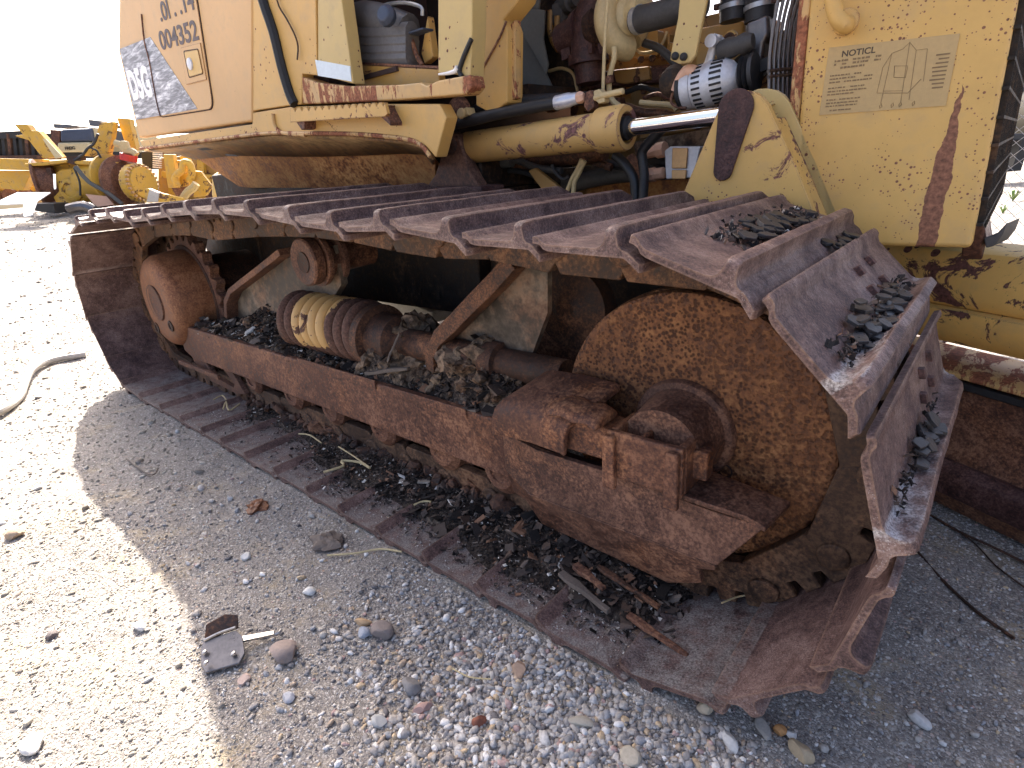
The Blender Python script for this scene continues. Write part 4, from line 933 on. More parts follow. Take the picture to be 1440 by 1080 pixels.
MB().tube([A(x, y, Y=.87) for x, y in [(940, 165), (930, 182), (906, 208), (903, 222), (906, 245), (904, 285)]], .0145, 12).build('battery_cable', 'rubber', DOZ)
MB().tube([A(x, y, Y=.94) for x, y in [(884, 222), (896, 240), (902, 262)]], .020, 10).build('battery_cable', 'rustframe', DOZ)
plate('frame_rail_plate', 'dirt', [(890, 200), (1010, 178), (1010, 215), (895, 228)], 1.10, .02)
plate('frame_rail_plate', 'engine', [(900, 150), (1000, 140), (1000, 180), (900, 196)], 1.14, .02)
MB().tube([A(x, y, Y=1.0) for x, y in [(900, 144), (920, 146), (945, 148), (952, 155)]], .008, 8).build('breather_tube', 'tubecream', DOZ)
sp = MB(); q0 = A(905, 216, Y=1.0); sp.lathe(q0, (1, -.1, .1), [(0, .018), (.05, .018), (.05, .024), (.08, .024), (.08, .012)], 8)
sp.lathe(A(905, 248, Y=.98), (1, -.1, .1), [(0, .022), (.045, .022), (.045, .018), (.075, .018), (.08, .01)], 8); sp.build('pipe_fitting', 'copperpink', DOZ, .002)
cn = MB(); cn.prism([A(x, y, Y=.93) for x, y in [(934, 212), (942, 206), (985, 206), (975, 250), (936, 252)]], (0, .05, 0)); cno = cn.build('wiring_connector', 'alu', DOZ, .004)
cn = MB(); cn.prism([A(x, y, Y=.922) for x, y in [(945, 208), (967, 208), (965, 237), (944, 237)]], (0, .0075, 0)); cn.prism([A(x, y, Y=.922) for x, y in [(944, 239), (965, 239), (964, 252), (944, 252)]], (0, .0075, 0)); cn.build('connector_cap', 'brass', cno, .003)
mb = MB(); mb.box((-1.10, .80, 1.90), (.02, 1.95, 1.93)); mb.build('hood', 'yellow', DOZ, .01)

# ------------------------------------------------------------------ ground
GZ = -.024
def sstep(t): t = np.clip(t, 0, 1); return t*t*(3-2*t)
def hgt(x, y):
    return GZ+.90*sstep((-np.asarray(x, float)-3.0)/8.2)
def bumpy(x, y):
    return (.006*np.sin(7.1*x+1.3*y+.6)*np.sin(6.3*y-2.2*x+1.1)+.004*np.sin(17*x-9*y)*np.sin(15*y+5*x+.4)+.0025*np.sin(41*x+13*y)*np.sin(37*y-21*x))
def hz(x, y): return hgt(x, y)+bumpy(np.asarray(x, float), np.asarray(y, float))
gx = np.concatenate([np.linspace(-90, -14, 20), np.linspace(-13, -4, 46), np.linspace(-3.9, 2.2, 245), np.linspace(2.4, 6, 12), np.linspace(8, 90, 18)])
gy = np.concatenate([np.linspace(-60, -4, 14), np.linspace(-3.8, -1.5, 24), np.linspace(-1.45, 1.3, 110), np.linspace(1.4, 8, 34), np.linspace(9, 120, 26)])
GX, GY = np.meshgrid(gx, gy); V = np.stack([GX, GY, hz(GX, GY)], -1).reshape(-1, 3)
nx, ny = len(gx), len(gy); ii = (np.arange(ny-1)[:, None]*nx+np.arange(nx-1)[None]).ravel()
ground = bpy.data.objects.new('ground', rawmesh('ground', V, np.stack([ii, ii+1, ii+nx+1, ii+nx], 1), 'gravel', True)); COL.objects.link(ground)
tag(ground, 'pale gravel yard, sunlit on the left and shaded beside the track', kind='structure')

def sample(n, x0, x1, y0, y1, keep):
    x = RNG.uniform(x0, x1, n); y = RNG.uniform(y0, y1, n); k = keep(x, y); return x[k], y[k]
def patchy(x, y): return .5+.5*np.sin(5.3*x+1.1*np.sin(4*y))*np.sin(6.1*y+1.7*np.sin(3*x))
def peb(n, x0, x1, y0, y1, keep, lo, hi, sub, sink=.15, pw=2.2):
    x, y = sample(n, x0, x1, y0, y1, keep)
    s = lo+(hi-lo)*RNG.uniform(0, 1, len(x))**pw
    return np.stack([x, y, hz(x, y)+s*sink], 1), s, sub
clear = lambda x, y: ~((x < .20) & (y > -.012))
V0 = []
lit = lambda x, y: y < -.46-.12*np.clip((x+1.8)/1.4, 0, 1)+.02*np.sin(9*x)
shd = lambda x, y: clear(x, y) & ~lit(x, y)
sets = [peb(46000, -1.7, 1.5, -1.05, 1.1, lambda x, y: shd(x, y) & (RNG.uniform(0, 1, len(x)) < .35+.65*patchy(x, y)), .003, .0085, 1, .15, 1.4),
        peb(20000, -1.9, .3, -1.25, -.40, lambda x, y: lit(x, y), .003, .008, 1, .05, 1.8),
        peb(500, -1.9, .3, -1.25, -.40, lambda x, y: lit(x, y), .009, .018, 2, .08, 2.5),
        peb(6000, -1.7, .75, -1.05, .5, lambda x, y: shd(x, y) & (RNG.uniform(0, 1, len(x)) < .15), .008, .016, 2, .2, 2.2), peb(26000, -.65, .62, -.62, .02, lambda x, y: shd(x, y) & (RNG.uniform(0, 1, len(x)) < 1.0*np.exp(-((x-.02)**2/.14+(y+.19)**2/.05))), .0055, .0185, 2, .12, 2.0),
        peb(700, .5, 1.6, -.5, 1.1, lambda x, y: clear(x, y), .008, .014, 2),
        peb(420, -1.7, .7, -1.0, .4, lambda x, y: shd(x, y) & (RNG.uniform(0, 1, len(x)) < .15+.85*np.exp(-((x-.05)**2+(y+.16)**2)/.12)), .016, .028, 2, .2, 2),
        peb(12000, -5.2, -1.7, -2.4, .3, lambda x, y: ~((x > -3.15) & (y > -.012)), .005, .016, 1, .08, 2.2),
        peb(220, -5.2, -1.7, -2.4, 0, lambda x, y: ~((x > -3.15) & (y > -.012)), .018, .035, 2, .1, 2.5),
        peb(7000, -12, -5.2, -4, 3.5, lambda x, y: x < 0, .010, .032, 1, .05, 2.5)]
for i, (p, s, sub) in enumerate(sets):
    o = bpy.data.objects.new('gravel', scatter_pebbles('gravel', p, s, sub, 'dusty' if i in (1, 2, 7, 8, 9) else 'pebble')); COL.objects.link(o)
    tag(o, 'loose mixed gravel strewn over the yard', kind='stuff')

# single stones that stand out of the gravel
def stone(px, py, wpx, col, label, flat=.55, ang=0.0, aspect=.75, seed=0):
    p = A(px, py, Z=GZ+.008); p.z = float(hz(p.x, p.y)); w = wpx*depth(p)/FPX
    v, f = ico(3); r = np.random.default_rng(seed+3)
    dirs = r.normal(size=(9, 3)); dirs /= np.linalg.norm(dirs, axis=1)[:, None]; off = r.uniform(.55, .95, 9)
    q = v.copy()
    for d, o_ in zip(dirs, off):
        t = q@d; q -= np.maximum(t-o_, 0)[:, None]*d
    q = q*np.array([1, aspect, flat])*(w*.56); c, s = math.cos(ang), math.sin(ang); q = q@np.array([[c, s, 0], [-s, c, 0], [0, 0, 1]])
    q[:, 2] += w*.56*flat*.55
    nm = 'stone'; mname = 'stone %s' % (col,)
    if mname not in MT: simple(mname, col, .8, 0, 140, .22, .4, .3)
    o = bpy.data.objects.new(nm, rawmesh(nm, q, f, mname, False)); COL.objects.link(o); o.location = p
    o.data.set_sharp_from_angle(angle=math.radians(28)); o.data.polygons.foreach_set('use_smooth', [True]*len(o.data.polygons))
    return tag(o, label, 'stone', 'larger stones lying on the gravel')
GRY = (.24, .225, .22); BRN = (.30, .20, .13); TANS = (.42, .34, .26); WHT = (.62, .60, .57); ORA = (.48, .29, .13); PNK = (.38, .25, .22); DRK = (.13, .11, .105); RED = (.24, .09, .055); BLU = (.30, .32, .36)
for i, a in enumerate([
    (400, 919, 42, (.28, .22, .19), 'angular grey-brown stone lying beside the thin rod of the broken clamp', .6, .6, .8),
    (538, 889, 32, (.23, .19, .17), 'dark grey-brown block of stone next to a small blue-grey pebble', .7, .2, .8),
    (512, 890, 20, BLU, 'small blue-grey round pebble touching the dark grey-brown stone', .7, 0, .8),
    (510, 873, 24, (.42, .29, .17), 'thin orange-tan sliver just above the blue-grey pebble', .35, .5, .5),
    (817, 1012, 36, (.40, .36, .29), 'flat greenish tan oblong stone low in the middle of the gravel', .35, .35, .5),
    (729, 942, 30, (.36, .25, .18), 'brown leaning flake of stone in the gravel below the middle of the track', .5, -.6, .7),
    (887, 1064, 28, (.44, .38, .29), 'round pale tan pebble at the bottom edge of the gravel', .7, 0, .9),
    (594, 994, 27, (.40, .26, .22), 'pinkish red-brown long stone in the lower gravel', .5, 1.2, .6),
    (533, 1014, 26, (.36, .355, .34), 'pale grey triangular stone low in the gravel left of the pinkish one', .5, .4, .7),
    (577, 965, 30, (.20, .19, .185), 'dark grey rounded lump above the pinkish long stone', .6, 0, .8),
    (675, 1014, 22, RED, 'small dark rusty red stone standing on edge', .8, .9, .6),
    (1293, 1008, 31, (.58, .56, .53), 'whitish oblong pebble alone on the dark fine gravel at right', .6, -.5, .55),
    (992, 995, 26, (.50, .40, .28), 'tan rounded stone tucked against the bottom shoe edge', .7, .2, .8),
    (1028, 1041, 32, (.50, .49, .47), 'long pale grey stone just below the front bottom shoe', .5, -.6, .5),
    (1097, 1027, 18, (.45, .23, .09), 'small bright orange-brown stone under the front grouser', .8, .3, .8),
    (1127, 1057, 36, (.43, .33, .21), 'buff flat-faced stone at the bottom edge below the front grouser', .6, -.4, .6),
    (1073, 1024, 34, (.30, .28, .255), 'grey elongated stone beside the small orange-brown one', .5, -.9, .5),
    (1113, 1033, 16, (.60, .58, .55), 'small white pebble next to the orange-brown stone', .7, 0, .8),
    (18, 750, 32, (.36, .27, .19), 'brown wedge-shaped stone in the sun at the left edge', .5, .3, .7),
    (45, 1046, 36, WHT, 'large white stone in the sun at the bottom left', .45, 0, .7),
    (435, 832, 18, (.58, .57, .54), 'white chip lying in the shade right of the shadow edge', .6, .5, .8),
    (345, 780, 14, (.60, .58, .54), 'tiny white pebble high in the shaded gravel', .7, 0, .9),
    (342, 952, 20, (.48, .36, .30), 'pinkish beige pebble just under the broken clamp', .6, .2, .8),
    (405, 978, 19, (.42, .42, .44), 'pale blue-grey angular chip below the thin rod', .6, .3, .8),
    (195, 880, 22, WHT, 'white flat pebble in the sun left of the broken clamp', .5, .2, .6),
    (72, 893, 20, DRK, 'dark flat pebble in the sun far left of the broken clamp', .5, .2, .7),
    (1240, 806, 16, DRK, 'round black lump on the dark gravel right of the track front', .7, 0, .9),
]): stone(*a[:5], flat=a[5], ang=a[6], aspect=a[7], seed=i)

# ------------------------------------------------------------------ litter lying on the track and on the frame
def heap(name, x0, x1, y0, y1, fz, dx=.012):
    xs = np.arange(x0, x1, dx); ys = np.arange(y0, y1, dx); X, Yy = np.meshgrid(xs, ys); Z = fz(X, Yy)
    n = len(xs); m = len(ys); i = (np.arange(m-1)[:, None]*n+np.arange(n-1)[None]).ravel()
    return rawmesh(name, np.stack([X, Yy, Z], -1).reshape(-1, 3), np.stack([i, i+1, i+n+1, i+n], 1), 'mulch', True)
def wob(X, Yy, a=1.0):
    return (np.sin(9*X*a+2)*np.sin(14*Yy*a+1)+.6*np.sin(23*X*a+.7)*np.sin(19*Yy*a)+.4*np.sin(47*X*a)*np.sin(53*Yy*a+2))/2
def ybed(X): return .075+.11*np.clip((-X-.9)/.9, 0, 1)+.025*np.sin(7.1*X+1)+.012*np.sin(19*X)
def zbot(X, Yy):
    r = np.clip((Yy-ybed(X))/.18, 0, 1)
    fr = np.clip((.12-X)/.1, 0, 1)*np.clip((X+2.6)/.6, 0, 1)
    return -.030+(.036*np.clip(r*4, 0, 1)+.030*r+.010*wob(X, Yy)*np.clip(r*3, 0, 1))*fr
def ztop(X, Yy):
    e = np.clip((Yy-.255)/.03, 0, 1); return .322+e*(.022+.022*wob(X, Yy)+.05*np.clip((Yy-.42)/.15, 0, 1)+.02*np.sin(2.3*X)+.15*np.exp(-((X+.68)/.20)**2-((Yy-.40)/.085)**2)*(1+.35*wob(X, Yy, 2.2))+.05*np.exp(-((X+.62)/.14)**2-((Yy-.33)/.05)**2)+.16*np.exp(-((X+1.08)/.11)**2-((Yy-.44)/.09)**2)*(1+.35*wob(X, Yy, 2.2))+.08*np.exp(-((X+1.10)/.06)**2-((Yy-.31)/.04)**2)+.10*np.exp(-((X+2.05)/.25)**2-((Yy-.46)/.10)**2))
o = bpy.data.objects.new('mulch_bed', heap('mulch_bed', -2.6, .16, .02, .315, zbot)); COL.objects.link(o); tag(o, 'dark crumbling dirt bed along the ground run of the track', kind='stuff')
o = bpy.data.objects.new('mulch_bed', heap('mulch_bed', -2.70, -.42, .253, .58, ztop)); COL.objects.link(o); tag(o, 'dark crumbling dirt bed heaped on the track frame', kind='stuff')
def flk(n, x0, x1, y0, y1, zf, lo, hi, up, tilt=.4, keep=None, pw=2.0):
    x, y = sample(n, x0, x1, y0, y1, keep or (lambda x, y: x < 99)); s = lo+(hi-lo)*RNG.uniform(0, 1, len(x))**pw
    return np.stack([x, y, zf(x, y)+up+RNG.uniform(0, .006, len(x))], 1), s, tilt
bk = lambda x, y: RNG.uniform(0, 1, len(x)) < np.clip((y-ybed(x)+.06)/.13, .03, 1)
for p, s, tl in [flk(9000, -2.1, .15, .03, .30, lambda x, y: np.maximum(zbot(x, y), 0), .003, .014, .004, .45, bk), flk(420, -1.0, .13, .10, .30, lambda x, y: np.maximum(zbot(x, y), 0), .016, .045, .006, .35, bk, 3),
                 flk(8000, -2.68, -.43, .256, .54, ztop, .004, .016, .003, .5), flk(520, -2.6, -.45, .265, .52, ztop, .018, .055, .006, .5, None, 2.5)]:
    o = bpy.data.objects.new('bark_litter', scatter_flakes('bark_litter', p, s, 'litter', tl)); COL.objects.link(o)
    tag(o, 'fine bark chips and crumbs lying on the rusty track', kind='stuff')
# dust and pale grit on the bare outer ends of the ground shoes
p, s, sub = peb(2600, -2.4, .12, .004, .16, lambda x, y: RNG.uniform(0, 1, len(x)) < .55, .0025, .006, 1, 0, 1.5); p[:, 2] = .002
o = bpy.data.objects.new('gravel', scatter_pebbles('gravel', p, s, 1, 'pebble')); COL.objects.link(o); tag(o, 'pale grit sprinkled on the ground run of the track', kind='stuff')
# clods of caked dirt on the frame
for n_, lo_, hi_, (x0, x1, y0, y1) in ((420, .012, .06, (-1.22, -.45, .29, .52)), (90, .012, .05, (-2.55, -1.75, .30, .55)), (60, .012, .04, (-1.6, -1.1, .27, .33)), (70, .03, .085, (-1.2, -.45, .36, .50))):
    x, y = sample(n_, x0, x1, y0, y1, lambda x, y: x < 99); s = lo_+(hi_-lo_)*RNG.uniform(0, 1, n_)**2.5
    o = bpy.data.objects.new('dirt_clods', scatter_pebbles('dirt_clods', np.stack([x, y, ztop(x, y)+s*.2], 1), s, 2, 'dirt', .8, False)); COL.objects.link(o); tag(o, 'caked clods of dirt lying on the track frame', kind='stuff')
for n_, lo_, hi_, (x0, x1, y0, y1), zz, mt_, lb_ in ((9, .09, .15, (-1.12, -.98, .33, .46), .06, 'dirt', 'big crusts of caked dirt packed beside the recoil spring'), (8, .08, .14, (-.76, -.56, .34, .46), .05, 'dirt', 'big crusts of caked dirt packed round the bracket foot'), (170, .022, .07, (-2.2, -.42, .262, .300), None, 'rustdark', 'rusty mud lumps caked on the chain under the frame')):
    x, y = sample(n_, x0, x1, y0, y1, lambda x, y: x < 99); s = lo_+(hi_-lo_)*RNG.uniform(0, 1, n_)**1.5
    z = ztop(x, y)-.01 if zz else RNG.uniform(.0, .055, n_)
    me_ = scatter_pebbles('dirt_clods', np.stack([x, y, z], 1), s, 3 if zz else 1, mt_, .75, False)
    o = bpy.data.objects.new('dirt_clods', me_); COL.objects.link(o); tag(o, lb_, kind='stuff')
# rusty scale slabs by the guide plate
def slab(name, a, b, w, th, mat, label, cat, group=None):
    a, b = Vector(a), Vector(b); d = b-a; n = Vector((-d.y, d.x, 0)).normalized(); mb = MB(); loops = []
    for i in range(7):
        t = i/6; q = a+d*t; ww = w*(.55+.45*math.sin(PI*min(1, t*1.6+.15)))*random.uniform(.8, 1.15); z = Vector((0, 0, th*random.uniform(.7, 1.2)))
        loops.append([q-n*ww, q+n*ww, q+n*ww*.9+z, q-n*ww*.9+z])
    mb.loft(loops); o = mb.build(name, mat, None, .002); return tag(o, label, cat, group)
slab('bark_piece', (-.02, .115, .030), (.13, .095, .020), .011, .010, 'rustframe', 'long reddish strip of bark lying in the litter near the front idler', 'bark', 'bark strips on the track')
slab('bark_piece', (-.22, .135, .036), (-.06, .10, .026), .013, .012, 'woodgrey', 'long dark grey strip of bark behind the reddish one', 'bark', 'bark strips on the track')
slab('bark_piece', (-.20, .17, .045), (-.10, .145, .040), .014, .012, 'rustbrown', 'short brown-grey bark chunk beside the guide plate', 'bark', 'bark strips on the track')
slab('bark_piece', (-.15, .195, .05), (.03, .165, .04), .010, .010, 'rustdark', 'narrow dark bark strip tight under the guide plate', 'bark', 'bark strips on the track')
slab('bark_piece', A(545, 510, Y=.29), A(562, 470, Y=.33), .022, .012, 'woodgrey', 'grey splinter of wood leaning against the recoil spring end', 'wood', 'wood splinters on the frame')
slab('bark_piece', A(516, 527, Y=.275), A(575, 520, Y=.30), .016, .012, 'woodgrey', 'grey splinter of wood lying flat below the leaning one', 'wood', 'wood splinters on the frame')
slab('bark_piece', A(620, 570, Y=.262), A(672, 579, Y=.262), .016, .008, 'woodgrey', 'flat grey bark slice on the edge of the frame', 'wood', 'wood splinters on the frame')
slab('bark_piece', A(765, 545, Y=.40), A(792, 518, Y=.42), .010, .008, 'woodgrey', 'thin splinter pointing up beside the idler rim', 'wood', 'wood splinters on the frame')
# flakes caught on the shoes round the front
def on_shoe(k, s, y, n):
    a, t, nn, sc = track_frame(k); return Vector((a.x+t.x*s*sc+nn.x*n, y, a.y+t.y*s*sc+nn.y*n)), t, nn
def flake(k, s, y, n, L, lean, label, group, mat='slate'):
    k += FRONT0-16
    p, t, nn = on_shoe(k, s, y, n); mb = MB(); m = random.randint(5, 7); top = []; a0 = random.random()*6
    for i in range(m):
        a = a0+2*PI*i/m; top.append((math.cos(a)*L*random.uniform(.35, .6), math.sin(a)*L*random.uniform(.2, .42)))
    T3, N3 = Vector((t.x, 0, t.y)), Vector((nn.x, 0, nn.y)); Y3 = Vector((0, 1, 0))
    T2 = (T3*math.cos(lean)+N3*math.sin(lean)); N2 = (N3*math.cos(lean)-T3*math.sin(lean)); r = random.uniform(-.6, .6)
    U = Y3*math.cos(r)+T2*math.sin(r); W = T2*math.cos(r)-Y3*math.sin(r)
    h = N2*L*random.uniform(.10, .2)
    mb.prism([U*u+W*w_ for u, w_ in top], h); o = mb.build('bark_flake', mat, None, .001, 1); o.location = p
    return tag(o, label, 'bark flake', group)
for i in range(56):
    y = random.gauss(.42, .085); flake(16, .068+random.gauss(0, .016), min(.62, max(.22, y)), .013+random.random()*.012, random.uniform(.020, .046), random.uniform(-.2, .2), 'flat black flake in the loose pile on the upper front shoe', 'black flakes on the upper front shoe')
for i in range(46):
    y = random.uniform(.16, .50); flake(17, .119-abs(random.gauss(0, .016)), y, .016+random.random()*.014, random.uniform(.024, .048), random.uniform(.2, .9), 'black flake piled against the grouser of the sloping front shoe', 'black flakes on the sloping front shoe')
for i in range(17):
    y = random.uniform(.20, .37); flake(18, .119-abs(random.gauss(0, .012)), y, .017+random.random()*.016, random.uniform(.028, .050), random.uniform(.4, 1.1), 'black flake resting on the steepest front shoe', 'black flakes on the steepest front shoe')
for i in range(12):
    y = random.uniform(.42, .62); flake(16, .165+random.gauss(0, .008), y, .010+random.random()*.008, random.uniform(.02, .04), random.uniform(-.3, .3), 'black flake stuck in the gap behind the upper front grouser', 'black flakes in the gap behind the grouser')
for i in range(10):
    y = random.uniform(.32, .6); flake(15, .162+random.gauss(0, .008), y, .010+random.random()*.006, random.uniform(.02, .04), random.uniform(-.3, .3), 'black flake in the crease of the shoe behind the pile', 'black flakes in the crease behind the pile')
def crumbs(k, n, s0, sd, y0, y1, h):
    k += FRONT0-16; P = []
    for _ in range(n):
        p, _t, _n = on_shoe(k, min(.122, max(.0, random.gauss(s0, sd))), random.uniform(y0, y1), .012+random.random()*h); P.append(p[:])
    o = bpy.data.objects.new('bark_litter', scatter_flakes('bark_litter', np.array(P), RNG.uniform(.004, .013, n), 'litter', 1.0)); COL.objects.link(o)
    tag(o, 'dark crumbs scattered round the flakes on the front shoes', kind='stuff')
crumbs(16, 420, .07, .022, .18, .66, .006); crumbs(17, 420, .108, .014, .06, .62, .010); crumbs(18, 160, .112, .010, .06, .5, .012)
# twigs and straws
def twig(pts, r, label, mat='straw', name='twig', cat='twig'):
    o = MB().tube(pts, r, 6).build(name, mat); return tag(o, label, cat)
Zt = .03
twig([A(x, y, Z=Zt) for x, y in [(314, 575), (318, 565), (322, 577), (337, 568)]], .004, 'forked pale straw on the track near the rear rollers')
twig([A(x, y, Z=Zt) for x, y in [(300, 562), (312, 556), (318, 562)]], .003, 'short pale straw above the forked one')
twig([A(x, y, Z=Zt) for x, y in [(420, 610), (436, 612), (452, 623)]], .003, 'curved pale straw on the track below the rollers')
twig([A(x, y, Z=.045) for x, y in [(476, 628), (495, 640), (520, 657)]], .0025, 'thin straight straw lying on the litter between two rollers')
twig([A(x, y, Z=.04) for x, y in [(455, 664), (483, 655), (480, 648), (505, 650), (520, 658)]], .0045, 'branching dry twig in the litter under the frame', 'straw')
twig([A(x, y, Z=GZ+.012) for x, y in [(460, 781), (500, 778), (535, 772), (565, 776)]], .003, 'thin dry stalk on the gravel beside the track edge')
twig([A(x, y, Z=.03) for x, y in [(582, 710), (596, 705), (606, 706)]], .0035, 'yellow straw bit among the bark crumbs')
twig([A(x, y, Z=.06) for x, y in [(735, 650), (733, 640), (730, 630)]][:2]+[A(728, 640, Z=.07)], .002, 'tiny upright straw beside the guide plate')
twig([A(x, y, Z=.06) for x, y in [(1015, 848), (1035, 840), (1055, 836)]], .002, 'thin straw hanging under the idler rim')
twig([A(x, y, Z=GZ+.012) for x, y in [(178, 645), (196, 660), (215, 668), (222, 658)]], .003, 'crooked brown twig in the shaded gravel by the rear', 'woodgrey')
twig([A(x, y, Z=GZ+.006) for x, y in [(636, 940), (660, 952), (690, 955)]], .0016, 'fine pale straw in the lower middle gravel')

# ------------------------------------------------------------------ things on the ground
def hose(name, pts, r, mat, label, cat):
    o = MB().tube(pts, r, 10).build(name, mat); return tag(o, label, cat)
def G(x, y, dz=.01): 
    p = A(x, y, Z=GZ)
    for _ in range(8): p = A(x, y, Z=float(hgt(p.x, p.y)))
    return p+Vector((0, 0, dz))
hose('hose', [G(-40, 600, .018), G(0, 585, .02), G(28, 566, .022), G(38, 545, .03), G(48, 526, .03), G(75, 511, .022), G(122, 502, .018)], .020, 'hosegrey', 'grey-brown rubber hose curving over the sunlit gravel at left', 'hose')
for i, (pts, lb) in enumerate([([(1308, 728), (1350, 752), (1400, 775), (1440, 795), (1480, 812)], 'upper of the two dark wires trailing over the gravel at right'), ([(1282, 770), (1320, 815), (1370, 862), (1425, 902)], 'lower dark wire lying straight across the gravel at right'), ([(1340, 745), (1372, 770), (1400, 800), (1440, 830)], 'thin brown stalk between the two dark wires')]):
    hose('wire', [G(x, y, .008) for x, y in pts], .0035 if i < 2 else .002, 'rustdark', lb, 'wire')
# broken clamp: two riveted steel cheeks on a flat bar with a wire end
o0 = G(318, 920, .0)
cl = empty('broken_clamp', o0, 'broken dark steel clamp with riveted plates and a thin rod, lying at the shadow edge', 'clamp')
def GP(x, y, dz): p = G(x, y, 0); return p+Vector((0, 0, dz))
mb = MB(); mb.prism([GP(285, 922, .012), GP(290, 913, .022), GP(338, 905, .036), GP(346, 910, .030), GP(347, 926, .012), GP(338, 937, .004), GP(290, 949, .001), GP(284, 940, .003)], (0, 0, .006)); mb.build('cheek_plate', 'gunmetal', cl, .002)
mb = MB(); mb.prism([GP(291, 913, .020), GP(297, 901, .045), GP(325, 890, .055), GP(342, 889, .05), GP(341, 900, .035), GP(322, 904, .030)], (0, 0, .005)); mb.build('cheek_plate', 'rustdark', cl, .002)
mb = MB(); mb.tube([GP(292, 914, .030), GP(315, 908, .04), GP(338, 903, .046)], .0035, 6); mb.build('spring_edge', 'steel', cl)
for x, y in ((330, 914), (332, 930), (292, 928), (294, 943)): MB().lathe(GP(x, y, .022), (-.25, -.4, 1), [(0, .006), (.004, .006), (.006, .003), (.006, 0)], 14).build('rivet', 'steel', cl)
mb = MB(); a, b = GP(342, 911, .022), GP(388, 899, .016); d = (b-a).normalized(); n = Vector((-d.y, d.x, 0)); mb.prism([a-n*.008, b-n*.006, b+n*.006, a+n*.008], (0, 0, .006)); mb.tube([b, GP(393, 898, .016), GP(398, 893, .016)], .004, 6); mb.build('flat_bar', 'steel', cl)
# rusty clod and a black lump in the shaded gravel
def clod(x, y, w, mat, label, cat, name):
    p = G(x, y, .004); v, f = ico(3); ww = w*depth(p)/FPX
    q = np.array([Vector(a)*(1+.5*mnoise.noise(Vector(a)*1.7+Vector((x, y, 0)))+.25*mnoise.noise(Vector(a)*5+Vector((x, 0, y)))) for a in v])*np.array([1, .8, .45])*ww*.5
    o = bpy.data.objects.new(name, rawmesh(name, q, f, mat, False)); COL.objects.link(o); o.location = p; return tag(o, label, cat)
clod(361, 715, 34, 'rustorange', 'orange-brown clod of rust lying alone in the shade', 'rust clod', 'rust_clod')
clod(460, 765, 46, 'litter', 'small black clod of litter fallen beside the track edge', 'dirt clod', 'dirt_clod')
# pale broken block seen through the gap under the belly
q = [A(x, y, Y=1.45) for x, y in [(523, 437), (526, 411), (545, 412), (584, 422), (590, 432), (610, 440), (607, 452), (580, 462), (540, 455)]]
o = MB().prism(q, (.05, .35, 0)).build('concrete_block', 'concrete', None, .01); tag(o, 'pale broken concrete block lit by the sun behind the track frame', 'block')

# ------------------------------------------------------------------ yard behind, left
def bp(mb, pts, d, th=.12, off=0): return mb.prism([B(x, y, d, off) for x, y in pts], FH*th)
D1 = 9.0
tr = empty('stripped_tractor', B(120, 296, D1), 'stripped yellow tractor chassis with raised arms and bare brown brake drums in the sun', 'tractor')
M = MB(); bp(M, [(65, 254), (83, 238), (108, 235), (121, 257), (123, 278), (97, 296), (86, 296), (76, 282)], D1, .5); bp(M, [(75, 228), (150, 230), (150, 250), (120, 258), (70, 256)], D1+.15, .6); M.build('transmission_case', 'yellowfar', tr, .03)
M = MB(); M.lathe(B(101, 267, D1-.02), -FH, [(0, .16), (.03, .16), (.05, .13), (.05, .10), (.03, .09), (.03, 0)], 24); M.build('case_cover', 'yellowfar', tr)
M = MB(); M.lathe(B(60, 257, D1+.1), (EH*-.9-FH*.45), [(-.2, .25), (0, .28), (.02, .33), (.05, .33), (.06, .30), (.06, .1), (.02, .09), (.02, 0)], 32); M.build('brake_drum', 'rustframe', tr)
for x in (70, 140): M = MB(); bp(M, [(x-6, 236), (x+1, 236), (x+4, 252), (x-2, 252)], D1-.05, .05); M.build('access_hole', 'rustdark', tr)
M = MB(); M.lathe(B(128, 256, D1+.2), (EH-FH*.35), [(0, .30), (.35, .28), (.42, .30), (.46, .36), (.50, .36), (.52, .27), (.62, .26)], 28); M.build('axle_housing', 'yellowfar', tr)
M = MB(); M.lathe(B(172, 257, D1+.05), (EH-FH*.35), [(0, .26), (.02, .37), (.08, .38), (.10, .33), (.14, .28), (.14, .12), (.18, .12)], 36); M.build('brake_drum', 'rustframe', tr)
M = MB(); c = B(192, 258, D1-.1); axd = (EH-FH*.30).normalized(); M.lathe(c, axd, [(-.05, .24), (0, .27), (.10, .27), (.12, .23), (.15, .22), (.15, 0)], 36); hub_ = M.build('wheel_flange', 'yellowfar', tr)
M = MB(); uu2 = axd.orthogonal().normalized(); vv2 = axd.cross(uu2)
for i in range(26): a = 2*PI*i/26; M.lathe(c+axd*.14+(uu2*math.cos(a)+vv2*math.sin(a))*.25, axd, [(-.16, .02), (.0, .02), (.0, 0)], 8)
M.build('wheel_stud', 'brass', hub_)
M = MB(); bp(M, [(34, 230), (96, 224), (97, 228), (60, 233), (35, 234)], D1-.1, .4); bp(M, [(104, 225), (165, 228), (163, 234), (104, 231)], D1-.1, .4); M.build('deck_plate', 'yellowfar', tr, .01)
M = MB(); bp(M, [(-30, 222), (60, 224), (60, 240), (-30, 238)], D1+.3, .15); bp(M, [(-30, 240), (45, 240), (32, 268), (-30, 262)], D1+.4, .15); M.build('side_rail', 'yellowfar', tr, .01)
for k, pts in enumerate([[(19.4, 174.6), (37.5, 174.6), (44, 184), (52.8, 183.6), (86, 221), (59.7, 222.5), (40, 197), (20, 191), (32, 189)], [(140, 172.5), (160, 171), (156, 196), (150, 222.5), (118, 219), (133, 196)], [(164, 165.5), (182, 167), (184, 180), (192, 211), (179, 212)]]):
    M = MB(); bp(M, pts, D1+(.0, .1, .3)[k], .12); M.build('lift_arm', 'yellowfar', tr, .008)
